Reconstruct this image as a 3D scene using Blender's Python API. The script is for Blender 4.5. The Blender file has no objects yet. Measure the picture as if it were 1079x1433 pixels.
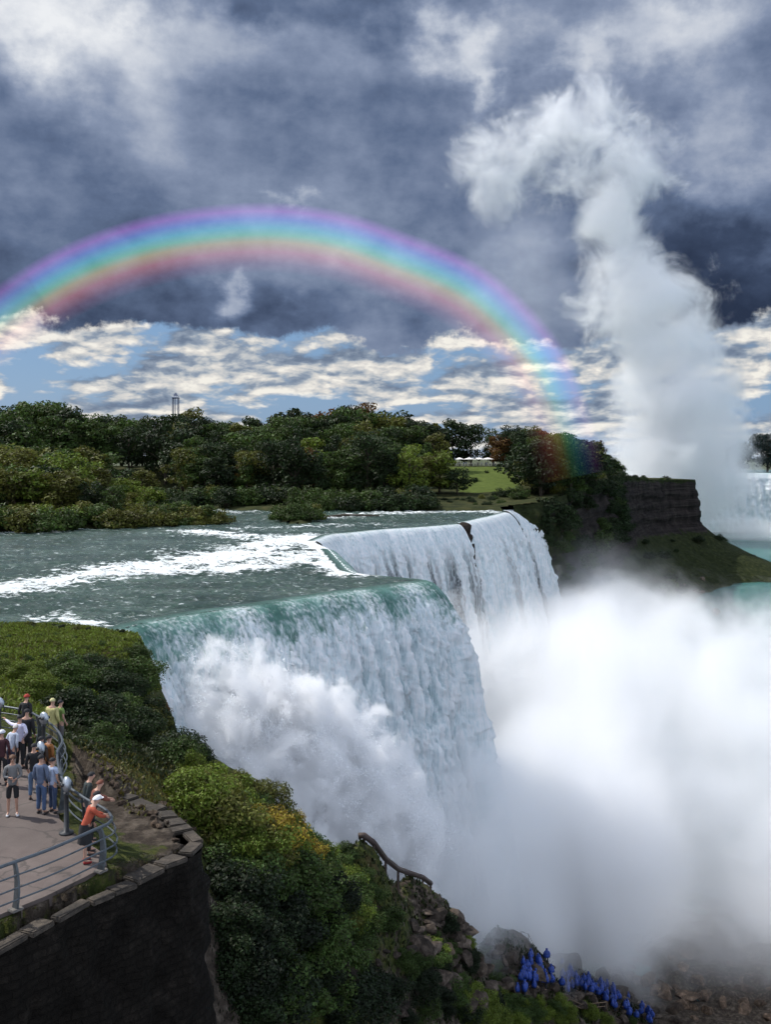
import bpy, bmesh, math, random
import numpy as np
from mathutils import Vector, Matrix, Euler
random.seed(7); np.random.seed(7)
SC = bpy.context.scene
COL = SC.collection
F = 1390.0; CZ = 14.0; HV = 640.0; HU = 539.5      # lens in picture widths, eye height over the falls' crest (z = 0)
GZ = -54.0                                          # level of the gorge river
def W(u, v, Y): return ((u-HU)/F*Y, Y, CZ-(v-HV)/F*Y)
def C(u, v, z=0.0):
    Y = (CZ-z)*F/(v-HV); return ((u-HU)/F*Y, Y)
def project(x, y, z): return (HU+x/y*F, HV-(z-CZ)/y*F)

# ------------------------------------------------------------------ noise
_perm = np.random.RandomState(3).permutation(256); _perm = np.concatenate([_perm, _perm, _perm])
_g = np.random.RandomState(5).normal(size=(256, 3)); _g /= np.linalg.norm(_g, axis=1)[:, None]
def pn(x, y, z):
    x, y, z = np.broadcast_arrays(np.asarray(x, float), np.asarray(y, float), np.asarray(z, float))
    xi, yi, zi = np.floor(x).astype(int), np.floor(y).astype(int), np.floor(z).astype(int)
    fx, fy, fz = x-xi, y-yi, z-zi
    ux, uy, uz = [t*t*t*(t*(t*6-15)+10) for t in (fx, fy, fz)]
    out = 0
    for dx in (0, 1):
        for dy in (0, 1):
            for dz in (0, 1):
                h = _perm[_perm[_perm[(xi+dx) & 255]+((yi+dy) & 255)]+((zi+dz) & 255)]
                g = _g[h]
                d = g[..., 0]*(fx-dx)+g[..., 1]*(fy-dy)+g[..., 2]*(fz-dz)
                out = out+d*(ux if dx else 1-ux)*(uy if dy else 1-uy)*(uz if dz else 1-uz)
    return out*1.5
def fbm(x, y, z, o=4, r=0.5):
    s, a, f = 0, 1.0, 1.0
    for i in range(o):
        s = s+a*pn(np.asarray(x)*f+i*17.3, np.asarray(y)*f+i*5.1, np.asarray(z)*f+i*9.7); a *= r; f *= 2.03
    return s
def ridge(x, y, z, o=4, r=0.5):
    s, a, f = 0, 1.0, 1.0
    for i in range(o):
        s = s+a*(1-2*np.abs(pn(np.asarray(x)*f+i*17.3, np.asarray(y)*f+i*5.1, np.asarray(z)*f+i*9.7))); a *= r; f *= 2.07
    return s
def sstep(a, b, x):
    t = np.clip((np.asarray(x, float)-a)/(b-a), 0, 1); return t*t*(3-2*t)

# ------------------------------------------------------------------ objects
def tag(o, label=None, cat=None, group=None, kind=None):
    if label: o['label'] = label
    if cat: o['category'] = cat
    if group: o['group'] = group
    if kind: o['kind'] = kind
    return o
def link(o, parent=None):
    COL.objects.link(o)
    if parent is not None: o.parent = parent
    return o
def empty(name, loc=(0, 0, 0), rz=0, s=1.0):
    o = bpy.data.objects.new(name, None); COL.objects.link(o); o.location = loc; o.rotation_euler = (0, 0, rz); o.scale = (s, s, s)
    return o
def mesh_np(name, verts, faces, mat, parent=None, smooth=True, attrs=None):
    me = bpy.data.meshes.new(name)
    verts = np.asarray(verts, float); faces = np.asarray(faces, int)
    n, k = faces.shape
    me.vertices.add(len(verts)); me.vertices.foreach_set('co', verts.ravel())
    me.loops.add(n*k); me.loops.foreach_set('vertex_index', faces.ravel())
    me.polygons.add(n); me.polygons.foreach_set('loop_start', np.arange(0, n*k, k)); me.polygons.foreach_set('loop_total', np.full(n, k))
    me.update(calc_edges=True)
    me.polygons.foreach_set('use_smooth', np.full(n, smooth))
    for an, av in (attrs or {}).items():
        a = me.attributes.new(an, 'FLOAT', 'POINT'); a.data.foreach_set('value', np.asarray(av, float).ravel())
    if mat: me.materials.append(mat)
    me.validate()
    return link(bpy.data.objects.new(name, me), parent)
def grid_faces(nr, nc, mask=None):
    r = np.arange(nr-1)[:, None]*nc; c = np.arange(nc-1)[None, :]
    a = (r+c).ravel(); f = np.stack([a, a+1, a+1+nc, a+nc], 1)
    return f if mask is None else f[mask.ravel()]
def bm_obj(name, bm, mat, parent=None, smooth=False):
    me = bpy.data.meshes.new(name); bm.to_mesh(me); bm.free()
    if isinstance(mat, (list, tuple)):
        for m in mat: me.materials.append(m)
    elif mat: me.materials.append(mat)
    if smooth: me.polygons.foreach_set('use_smooth', np.full(len(me.polygons), True))
    return link(bpy.data.objects.new(name, me), parent)
def bm_box(bm, c, s, rot=None, bevel=0):
    r = bmesh.ops.create_cube(bm, size=1.0)
    M = Matrix.Translation(c) @ (rot.to_matrix().to_4x4() if rot else Matrix.Identity(4)) @ Matrix.Diagonal((s[0], s[1], s[2], 1))
    bmesh.ops.transform(bm, matrix=M, verts=r['verts'])
    if bevel:
        es = list({e for v in r['verts'] for e in v.link_edges}); bmesh.ops.bevel(bm, geom=es, offset=bevel, segments=2, affect='EDGES')
def bm_tube(bm, pts, r, n=8, cap=True):
    pts = [Vector(p) for p in pts]; rs = r if isinstance(r, (list, tuple)) else [r]*len(pts)
    rings = []; up = Vector((0, 0, 1))
    for i, p in enumerate(pts):
        t = (pts[min(i+1, len(pts)-1)]-pts[max(i-1, 0)]).normalized()
        a = t.cross(up)
        if a.length < 0.1: a = t.cross(Vector((1, 0, 0)))
        a.normalize(); b = t.cross(a)
        rings.append([bm.verts.new(p+(a*math.cos(2*math.pi*k/n)+b*math.sin(2*math.pi*k/n))*rs[i]) for k in range(n)])
    for i in range(len(rings)-1):
        for k in range(n): bm.faces.new((rings[i][k], rings[i][(k+1) % n], rings[i+1][(k+1) % n], rings[i+1][k]))
    if cap: bm.faces.new(rings[0][::-1]); bm.faces.new(rings[-1])
def copy_tree(o, parent=None):
    c = o.copy(); COL.objects.link(c); c.parent = parent
    for ch in o.children: copy_tree(ch, c)
    return c

# ------------------------------------------------------------------ shader expressions
class S:
    def __init__(s, t, k): s.t = t; s.k = k
    def _m(s, op, *a, clamp=False):
        n = s.t.nodes.new('ShaderNodeMath'); n.operation = op; n.use_clamp = clamp
        for i, v in enumerate((s,)+a):
            if isinstance(v, S): s.t.links.new(v.k, n.inputs[i])
            else: n.inputs[i].default_value = v
        return S(s.t, n.outputs[0])
    def __add__(s, o): return s._m('ADD', o)
    __radd__ = __add__
    def __mul__(s, o): return s._m('MULTIPLY', o)
    __rmul__ = __mul__
    def __sub__(s, o): return s._m('SUBTRACT', o)
    def __rsub__(s, o): return s._m('MULTIPLY', -1.0)._m('ADD', o)
    def __truediv__(s, o): return s._m('DIVIDE', o)
    def pow(s, o): return s._m('POWER', o)
    def clamp(s): return s._m('ADD', 0.0, clamp=True)
    def max(s, o): return s._m('MAXIMUM', o)
    def min(s, o): return s._m('MINIMUM', o)
    def abs(s): return s._m('ABSOLUTE')
    def ss(s, a, b, lo=0.0, hi=1.0):
        n = s.t.nodes.new('ShaderNodeMapRange'); n.interpolation_type = 'SMOOTHSTEP'
        s.t.links.new(s.k, n.inputs['Value'])
        for q, v in zip(('From Min', 'From Max', 'To Min', 'To Max'), (a, b, lo, hi)): n.inputs[q].default_value = v
        return S(s.t, n.outputs[0])
    def lin(s, a, b, lo=0.0, hi=1.0):
        n = s.t.nodes.new('ShaderNodeMapRange'); s.t.links.new(s.k, n.inputs['Value'])
        for q, v in zip(('From Min', 'From Max', 'To Min', 'To Max'), (a, b, lo, hi)): n.inputs[q].default_value = v
        return S(s.t, n.outputs[0])
    def curve(s, pts):      # float curve, x and y within 0..1
        n = s.t.nodes.new('ShaderNodeFloatCurve'); s.t.links.new(s.k, n.inputs['Value'])
        c = n.mapping.curves[0]
        while len(c.points) > 2: c.points.remove(c.points[1])
        c.points[0].location = pts[0]; c.points[1].location = pts[-1]
        for p in pts[1:-1]: c.points.new(*p)
        for p in c.points: p.handle_type = 'AUTO_CLAMPED'
        n.mapping.update(); return S(s.t, n.outputs[0])
class T:
    """a node tree with short cuts"""
    def __init__(s, tree): s.t = tree; tree.nodes.clear()
    def n(s, typ, **kw):
        n = s.t.nodes.new(typ)
        for k, v in kw.items(): setattr(n, k, v)
        return n
    def set(s, n, **kw):
        for k, v in kw.items():
            i = n.inputs[k.replace('_', ' ')] if k.replace('_', ' ') in n.inputs else n.inputs[k]
            if isinstance(v, S): s.t.links.new(v.k, i)
            else: i.default_value = v
        return n
    def l(s, a, b): s.t.links.new(a.k if isinstance(a, S) else a, b)
    def xyz(s, x, y, z):
        n = s.n('ShaderNodeCombineXYZ')
        for i, v in enumerate((x, y, z)):
            if isinstance(v, S): s.l(v, n.inputs[i])
            else: n.inputs[i].default_value = v
        return S(s.t, n.outputs[0])
    def sep(s, v):
        n = s.n('ShaderNodeSeparateXYZ'); s.l(v, n.inputs[0]); return [S(s.t, o) for o in n.outputs]
    def coord(s, what='Object'):
        return S(s.t, s.n('ShaderNodeTexCoord').outputs[what])
    def pos(s): return S(s.t, s.n('ShaderNodeNewGeometry').outputs['Position'])
    def scale(s, v, sc, off=(0, 0, 0)):
        n = s.n('ShaderNodeMapping'); s.l(v, n.inputs[0]); n.inputs['Scale'].default_value = sc if isinstance(sc, tuple) else (sc,)*3
        n.inputs['Location'].default_value = off; return S(s.t, n.outputs[0])
    def noise(s, v, scale=1.0, detail=4.0, rough=0.5, dist=0.0, out=0, lac=2.0):
        n = s.n('ShaderNodeTexNoise'); n.noise_dimensions = getattr(s, 'dims', '3D'); s.l(v, n.inputs['Vector'])
        n.inputs['Scale'].default_value = scale; n.inputs['Detail'].default_value = detail; n.inputs['Roughness'].default_value = rough
        n.inputs['Distortion'].default_value = dist; n.inputs['Lacunarity'].default_value = lac
        return S(s.t, n.outputs[out])
    def voro(s, v, scale=1.0, feature='F1', rnd=1.0, out=0):
        n = s.n('ShaderNodeTexVoronoi', feature=feature); s.l(v, n.inputs['Vector']); n.inputs['Scale'].default_value = scale
        n.inputs['Randomness'].default_value = rnd; return S(s.t, n.outputs[out])
    def vadd(s, a, b, op='ADD'):
        n = s.n('ShaderNodeVectorMath', operation=op)
        for i, v in enumerate((a, b)):
            if isinstance(v, S): s.l(v, n.inputs[i])
            else: n.inputs[i].default_value = v
        return S(s.t, n.outputs[0])
    def length(s, a):
        n = s.n('ShaderNodeVectorMath', operation='LENGTH'); s.l(a, n.inputs[0]); return S(s.t, n.outputs['Value'])
    def mix(s, f, a, b, blend='MIX'):
        n = s.n('ShaderNodeMix', data_type='RGBA', blend_type=blend)
        for i, v in ((0, f), (6, a), (7, b)):
            if isinstance(v, S): s.l(v, n.inputs[i])
            elif i == 0: n.inputs[0].default_value = v
            else: n.inputs[i].default_value = (*v, 1.0)
        return S(s.t, n.outputs[2])
    def ramp(s, f, stops):
        n = s.n('ShaderNodeValToRGB'); s.l(f, n.inputs[0]); e = n.color_ramp.elements
        while len(e) > 1: e.remove(e[0])
        e[0].position = stops[0][0]; e[0].color = (*stops[0][1], 1)
        for p, c in stops[1:]: q = e.new(p); q.color = (*c, 1)
        return S(s.t, n.outputs[0])
    def attr(s, name): return S(s.t, s.n('ShaderNodeAttribute', attribute_name=name).outputs['Fac'])
    def bump(s, h, strength=0.5, dist=0.1):
        n = s.n('ShaderNodeBump'); s.l(h, n.inputs['Height']); n.inputs['Strength'].default_value = strength; n.inputs['Distance'].default_value = dist
        return S(s.t, n.outputs[0])
def mat(name):
    m = bpy.data.materials.new(name); m.use_nodes = True; return m, T(m.node_tree)
def pbr(t, color, rough=0.8, normal=None, **kw):
    b = t.n('ShaderNodeBsdfPrincipled')
    if isinstance(color, S): t.l(color, b.inputs['Base Color'])
    else: b.inputs['Base Color'].default_value = (*color, 1)
    if isinstance(rough, S): t.l(rough, b.inputs['Roughness'])
    else: b.inputs['Roughness'].default_value = rough
    if normal is not None: t.l(normal, b.inputs['Normal'])
    t.set(b, **kw)
    o = t.n('ShaderNodeOutputMaterial'); t.l(b.outputs[0], o.inputs[0]); return b
def plain(name, c, rough=0.7, var=0.25, sc=6.0, metal=0.0):
    m, t = mat(name)
    nz = t.noise(t.coord('Object'), sc, 4, 0.6)
    col = t.mix(nz.ss(0.3, 0.7), tuple(x*(1-var) for x in c), tuple(min(1, x*(1+var)) for x in c))
    pbr(t, col, rough, Metallic=metal); return m

# ------------------------------------------------------------------ camera
cam_d = bpy.data.cameras.new('camera'); cam = bpy.data.objects.new('camera', cam_d); COL.objects.link(cam)
cam.location = (0, 0, CZ); cam.rotation_euler = (math.pi/2, 0, 0)
cam_d.sensor_fit = 'VERTICAL'; cam_d.sensor_height = 36; cam_d.sensor_width = 36*1079/1433; cam_d.lens = F/1433*36
cam_d.shift_y = -(716.5-HV)/1433; cam_d.clip_end = 20000; cam_d.clip_start = 0.1
SC.camera = cam
# ------------------------------------------------------------------ sun
AZ = math.radians(-68); EL = math.radians(49)
sd = Vector((math.sin(AZ)*math.cos(EL), math.cos(AZ)*math.cos(EL), math.sin(EL)))
sun_d = bpy.data.lights.new('sun', 'SUN'); sun = bpy.data.objects.new('sun', sun_d); COL.objects.link(sun)
sun_d.energy = 4.6; sun_d.angle = math.radians(0.5); sun_d.color = (1.0, 0.955, 0.885)
sun.rotation_euler = sd.to_track_quat('Z', 'Y').to_euler(); sun.location = (-60, 40, 80)
SC.view_settings.view_transform = 'Standard'; SC.view_settings.look = 'None'; SC.view_settings.exposure = 0.0; SC.view_settings.gamma = 1.0
SC.render.film_transparent = False
cy = SC.cycles
cy.use_denoising = True; cy.max_bounces = 12; cy.diffuse_bounces = 3; cy.glossy_bounces = 2; cy.transmission_bounces = 2
cy.volume_bounces = 8; cy.time_limit = 840; cy.transparent_max_bounces = 24; cy.caustics_reflective = False; cy.caustics_refractive = False
cy.use_adaptive_sampling = True; cy.adaptive_threshold = 0.05; cy.sample_clamp_indirect = 6.0
cy.volume_step_rate = 1.0; cy.volume_max_steps = 256
# ------------------------------------------------------------------ sky: Nishita blue behind a broken deck of cloud
world = bpy.data.worlds.new('World'); SC.world = world; world.use_nodes = True
t = T(world.node_tree); t.dims = '2D'
sky = t.n('ShaderNodeTexSky', sky_type='NISHITA'); sky.sun_disc = False; sky.sun_elevation = EL; sky.sun_rotation = AZ
blue = t.vadd(S(t.t, sky.outputs[0]), (0.10, 0.10, 0.10), 'MULTIPLY')
d = t.coord('Generated'); dx, dy, dz = t.sep(d)
hyp = (dx*dx+dy*dy).pow(0.5)
az = dx._m('ARCTAN2', dy)*57.2958
el = dz._m('ARCTAN2', hyp)*57.2958
# flat cloud layer coordinates for perspective towards the horizon
q = t.xyz(az*0.1, el*0.1, 0.0)
def nz(sx, sy, sc, det=5, rough=0.55, off=0.0, dist=0.0): return t.noise(t.scale(q, (sx, sy, 1), (off, off*0.7, off*0.3)), sc, det, rough, dist)
w1 = nz(1, 1.3, 2.2, 6, 0.55, 3.1)-0.5; w2 = nz(1, 1.3, 2.2, 6, 0.55, 9.4)-0.5
waz = az+w1*9.0; wel = el+w2*6.0
def blob(u, v, su, sv, warp=True):
    a0 = math.degrees(math.atan2(u-HU, F)); e0 = math.degrees(math.atan2(HV-v, math.hypot(F, u-HU)))
    k = 57.3/F
    X = ((waz if warp else az)-a0)/(su*k); Y = ((wel if warp else el)-e0)/(sv*k)
    return (X*X+Y*Y)*-1.0
def gb(u, v, su, sv, warp=True): return blob(u, v, su, sv, warp)._m('EXPONENT') if False else (S(t.t, _pow(blob(u, v, su, sv, warp))))
def _pow(x):
    n = t.n('ShaderNodeMath', operation='EXPONENT'); t.l(x, n.inputs[0]); return n.outputs[0]
big = nz(1.0, 1.6, 1.5, 7, 0.55, 1.7, 0.0); fine = nz(1.0, 1.5, 4.0, 6, 0.6, 6.2, 0.0)
# brightness of the deck: soft wide masses
vf = nz(1.0, 1.3, 9.0, 4, 0.55, 8.2, 0.0)
L = 0.37+(big-0.5)*0.46+(fine-0.5)*0.17+(vf-.5)*.05
for (u, v, su, sv, a) in ((40, 10, 110, 60, .62), (300, 70, 240, 50, .20), (200, 130, 90, 90, .20), (400, 0, 160, 35, -.16), (560, 70, 120, 60, -.05), (430, 290, 170, 130, .10),
                          (120, 250, 200, 110, -.03), (0, 370, 240, 110, -.08), (640, 60, 55, 45, .45), (680, 115, 30, 30, .35), (760, 60, 80, 50, .18), (960, 25, 110, 50, .42), (1010, 190, 80, 90, .28),
                          (800, 90, 70, 60, -.07), (300, 430, 260, 45, -.12), (1000, 420, 130, 110, -.30), (950, 300, 150, 70, -.14), (640, 330, 60, 60, -.10),
                          (820, 60, 50, 25, .25), (720, 400, 120, 150, .12), (355, 400, 28, 20, .30), (420, 285, 22, 14, .2), (560, 210, 160, 80, -.04), (620, 455, 300, 20, -.05)):
    L = L+gb(u, v, su, sv)*a
L = L.max(0.02)
deck = t.ramp(L.lin(0, 1.0), [(0.0, (.020, .031, .062)), (0.15, (.046, .068, .125)), (0.32, (.115, .16, .265)), (0.5, (.235, .29, .415)), (0.72, (.47, .52, .62)), (1.0, (.84, .86, .89))])
# low band of sunlit cumulus under the deck
qb = t.xyz(az*0.1, (el+0.6).max(0.02).pow(0.6)*0.36, 0.0)
def puff(off):
    v_ = t.scale(qb, (1.5, 3.4, 1), off); w_ = t.noise(v_, 2.5, 5, .55, 0, out=1); v2 = t.vadd(v_, t.vadd(w_, (.30, .30, .30), 'MULTIPLY'))
    vo = t.n('ShaderNodeTexVoronoi', feature='SMOOTH_F1', voronoi_dimensions='2D'); t.l(v2, vo.inputs['Vector']); vo.inputs['Scale'].default_value = 2.1; vo.inputs['Detail'].default_value = 3.0; vo.inputs['Roughness'].default_value = .55; vo.inputs['Smoothness'].default_value = .35; vo.normalize = True
    return t.noise(v_, 1.0, 7, .52)*.95+(.42-S(t.t, vo.outputs['Distance']))*.55
cb = puff((2.3, 4.1, 0)); cb2 = puff((2.3+.045, 4.1-.12, 0))
lit = ((cb-cb2)*4.0+0.50).clamp()
dens = cb.ss(0.41, 0.55)
cum = t.ramp(lit, [(0.0, (.16, .21, .30)), (0.35, (.28, .34, .43)), (0.55, (.50, .53, .56)), (.8, (.72, .70, .67)), (1.0, (.90, .87, .80))])
blue2 = t.mix(0.7, blue, (.15, .31, .58))
band = t.mix(el.ss(2.2, -.5)*.35, t.mix(dens, blue2, cum), (.50, .56, .64))
edge_el = 6.7+(nz(1, 1, 1.6, 7, .62, 12.0)-0.5)*6.0+(cb-.5)*2.2
mask = (el-edge_el).ss(-0.25, 0.45)
# the deck's lower edge lies a little lower on the right and left a cream gap
col = t.mix(mask, band, deck)
# overhead and behind, out of view: bright cloud added to raise the ambient light
zen = el.ss(34, 60)
back = (az.abs()).ss(45, 90)
amb = zen.max(back)
col = t.mix(amb, col, t.mix(big.ss(.42, .56), (.30, .41, .64), (1.12, 1.20, 1.36)))
bg = t.n('ShaderNodeBackground'); t.l(col, bg.inputs[0]); bg.inputs[1].default_value = 1.0
wo = t.n('ShaderNodeOutputWorld'); t.l(bg.outputs[0], wo.inputs[0])
world.cycles.sampling_method = 'MANUAL'; world.cycles.sample_map_resolution = 512
# ------------------------------------------------------------------ ground materials
m_grass, t = mat('grassy_ground')
p = t.pos(); a = t.noise(p, 0.35, 5, .6); b = t.noise(p, 3.5, 5, .65); rock = t.attr('rock')
g1 = t.ramp(b, [(0.25, (.016, .020, .006)), (0.45, (.038, .050, .012)), (0.6, (.070, .082, .018)), (0.8, (.11, .095, .035))])
g2 = t.mix(a.ss(.5, .68), g1, (.075, .058, .024))
r1 = t.ramp(t.noise(p, 2.0, 8, .7), [(0.3, (.018, .014, .011)), (0.5, (.060, .047, .036)), (0.7, (.17, .14, .11))])
f = (rock+(t.noise(p, 1.2, 6, .7)-0.5)*1.2).ss(.42, .58)
pbr(t, t.mix(f, g2, r1), 0.95, t.bump(t.noise(p, 6, 6, .7)+t.voro(p, 3.0)*0.3, 0.9, 0.25), Specular_IOR_Level=0.15)
m_cliff, t = mat('dark_shale_cliff')
p = t.pos(); st = t.noise(t.scale(p, (.03, .03, .9)), 1.0, 5, .6); vv = t.noise(t.scale(p, (.25, .25, .05)), 1.0, 5, .6); gr = t.noise(p, .12, 6, .65)
c = t.ramp(st*0.5+vv*0.5, [(0.35, (.010, .008, .008)), (0.5, (.030, .024, .022)), (0.68, (.065, .053, .046))])
gcol = t.ramp(t.noise(p, .5, 6, .7), [(0.3, (.010, .014, .005)), (0.55, (.028, .036, .012)), (0.75, (.07, .07, .025))])
veg = t.attr('veg'); c = t.mix((veg+(gr-0.5)*1.3).ss(.42, .56), c, gcol)
pbr(t, c, .95, t.bump(t.noise(p, .8, 8, .7)+st, 1.0, 1.2), Specular_IOR_Level=0.1)

# ------------------------------------------------------------------ near bank: one height sheet through fixed spot heights
RAIL = [(-30.5, 40.5), (-20.5, 38.2), (-14.2, 36.7), (-11.9, 34.7), (-10.6, 32.5), (-10.2, 30.8), (-9.2, 28.3), (-8.2, 26.9), (-7.3, 25.9), (-6.95, 25.1), (-7.25, 24.45), (-7.9, 23.3), (-8.66, 22.3), (-10.2, 20.2), (-12.5, 17.5)]
WALL = [(-13.8, 13.6), (-8.85, 21.55), (-5.35, 27.1), (-6.8, 29.6), (-8.9, 31.4)]
TZ = 3.7
ctl = [W(125, 1050, 34), W(180, 1110, 32.5), W(250, 1130, 35.5), W(200, 1165, 29.5), W(280, 1100, 41), W(230, 1080, 40), W(140, 1053, 36.5), W(380, 1122, 46), W(330, 1160, 38),
       (-5.0, 31, -1.2), (-4.2, 27, -4.0), (-3.5, 22, -6.5), (-6, 17, -6), (-10, 10, -4.5), (0, 12, -12), (3, 30, -13), (-1.5, 40, -7.0),
       W(440, 1160, 52), W(495, 1182, 60), W(510, 1200, 64), W(560, 1240, 72), W(610, 1264, 80), W(690, 1314, 95), W(730, 1340, 104), W(800, 1358, 115), W(860, 1394, 120), W(930, 1414, 123), (44, 134, -53.2), (60, 124, -53.0), (80, 134, -53.2), (62, 146, -53.7), (34, 137, -53.7),
       W(450, 1300, 50), W(450, 1433, 44), W(600, 1350, 68), W(600, 1433, 60), W(700, 1433, 80), W(700, 1370, 92), W(800, 1433, 104), W(900, 1433, 116), W(520, 1433, 52),
       (15, 50, -38), (25, 75, -48), (32, 98, -52), (60, 108, -53), (70, 60, -54.5), (40, 20, -50), (46, 122, -53.2),
       (-8, 54, -10), (-6, 62, -20), (0, 82, -32), (5, 94, -40), (10, 110, -49), (18, 128, -54), (-12, 62, -10), (-12, 70, -18), (-15, 80, -18), (-16, 92, -30), (-8, 104, -44), (26, 136, -55.3), (5, 128, -55), (90, 152, -55), (-26, 95, -8), (-34, 100, -3),
       W(0, 868, 84), W(100, 880, 80), W(165, 889, 77), W(197, 893, 74), W(0, 900, 66), W(100, 910, 66), W(60, 940, 54), (-16.7, 43, 3.5), W(150, 915, 66), W(190, 900, 71),
       W(212, 925, 68), W(225, 955, 62), W(222, 985, 57), W(213, 1010, 52), W(270, 1068, 46), W(130, 1035, 46), W(128, 1012, 50), W(160, 1030, 50), W(120, 962, 53), W(150, 960, 57), W(200, 1050, 52),
       (-14, 39, 3.2), (-12, 36.5, 3.5), (-20, 42, 3.5), (-45, 50, 3.5), (-45, 84, 1.0), (-60, 80, 1.2), (-40, 68, 2.2), (-60, 40, 4), (-40, 20, 3.7), (-25, 5, 3.7), (-33, 89, -.8), (-26, 84.5, -.7), (-22.5, 82, -1), (-60, 95, -1), (-48, 92, -1)]
ctl = np.array(ctl)
RC = 0.012
def rbf_fit(P, smooth=0.02):
    X = P[:, :2]/30.0; r = np.linalg.norm(X[:, None]-X[None], axis=2)
    K = np.sqrt(r*r+RC); n = len(P)
    A = np.zeros((n+3, n+3)); A[:n, :n] = K-np.eye(n)*smooth*0.3; A[:n, n] = 1; A[:n, n+1:] = X; A[n, :n] = 1; A[n+1:, :n] = X.T
    b = np.concatenate([P[:, 2], [0, 0, 0]]); return X, np.linalg.solve(A, b)
_X, _w = rbf_fit(ctl)
def in_poly(x, y, poly):
    x = np.asarray(x, float); y = np.asarray(y, float); c = np.zeros(x.shape, bool); n = len(poly)
    for i in range(n):
        x1, y1 = poly[i]; x2, y2 = poly[(i+1) % n]
        if y1 == y2: continue
        c ^= ((y1 > y) != (y2 > y)) & (x < (x2-x1)*(y-y1)/(y2-y1)+x1)
    return c
def seg_dist(x, y, pts):
    d = np.full(np.shape(x), 1e9)
    for (x1, y1), (x2, y2) in zip(pts[:-1], pts[1:]):
        L2 = (x2-x1)**2+(y2-y1)**2; tt = np.clip(((x-x1)*(x2-x1)+(y-y1)*(y2-y1))/L2, 0, 1)
        d = np.minimum(d, np.hypot(x-x1-tt*(x2-x1), y-y1-tt*(y2-y1)))
    return d
PLAT = WALL+[(-10.4, 33.2), (-13, 36.5), (-16, 38.5), (-21, 39.6), (-31, 42), (-60, 44), (-60, 5), (-20, 5)]
def near_h(x, y, fine=True):
    x = np.asarray(x, float); y = np.asarray(y, float); sh = x.shape; X = np.stack([x.ravel(), y.ravel()], 1)/30.0
    out = np.zeros(len(X))
    for i in range(len(_X)): out += _w[i]*np.sqrt((X[:, 0]-_X[i, 0])**2+(X[:, 1]-_X[i, 1])**2+RC)
    out += _w[len(_X)]+_w[len(_X)+1]*X[:, 0]+_w[len(_X)+2]*X[:, 1]
    h = out.reshape(sh)
    if fine:
        rough = sstep(2.5, -6, h)
        h = h+fbm(x*.25, y*.25, 0, 4)*(0.25+1.1*rough)+ridge(x*.6, y*.6, 3, 3)*.12*(.4+rough)
    h = np.where(x < -15, np.minimum(h, np.interp(y, [54, 60, 66, 72, 78, 83, 86.5], [9, 2.6, 1.75, 1.0, .40, .12, -1.2])+.12*fbm(x*.5, y*.5, 2, 3)), h)
    h = np.where((x > 24) & (y < 146) & (y > 100), np.maximum(h, -53.75+.22*fbm(x*.3, y*.3, 5, 4)+.02*(118-y)*(y > 118)), h)
    ins = in_poly(x, y, PLAT)
    d = seg_dist(x, y, RAIL)
    hp = 3.66-0.0*d
    # outside the rail the ground sinks a little to the cap of the retaining wall and carries turf
    railin = in_poly(x, y, RAIL+[(-60, 5), (-60, 44)])
    hp = np.where(railin, 3.60, 3.62-0.22*sstep(0.2, 1.3, d)+0.07*fbm(x*2.2, y*2.2, 7, 3))
    dw = seg_dist(x, y, WALL)
    w = np.where(ins, 1.0, 0.0)
    return np.where(ins, hp, np.minimum(h, 50))
xs = np.concatenate([np.arange(-62, -24, 0.8), np.arange(-24, 0, 0.22), np.arange(0, 40, 0.45), np.arange(40, 92, 1.3)])
ys = np.concatenate([np.arange(5, 18, .8), np.arange(18, 48, .22), np.arange(48, 90, .4), np.arange(90, 152, .7)])
GX, GY = np.meshgrid(xs, ys); GH = near_h(GX, GY)
rockv = sstep(-2, -22, GH)*.55+.1+0.75*np.exp(-(seg_dist(GX, GY, [(-9.5, 33.5), (-8.2, 31), (-6.5, 28.4)])/1.5)**2)+0.5*sstep(110, 118, GY)+.45*np.exp(-(seg_dist(GX, GY, WALL[:3])/.7)**2)+.8*((GX > -5.6) & (GY < 32) & (GX < 0) & (GH < 2.5))
near = mesh_np('ground', np.stack([GX.ravel(), GY.ravel(), GH.ravel()], 1), grid_faces(len(ys), len(xs)), m_grass, attrs={'rock': rockv})
tag(near, 'near bank of grass and rock sloping from the viewing terrace down into the gorge', 'ground', kind='structure')

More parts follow.
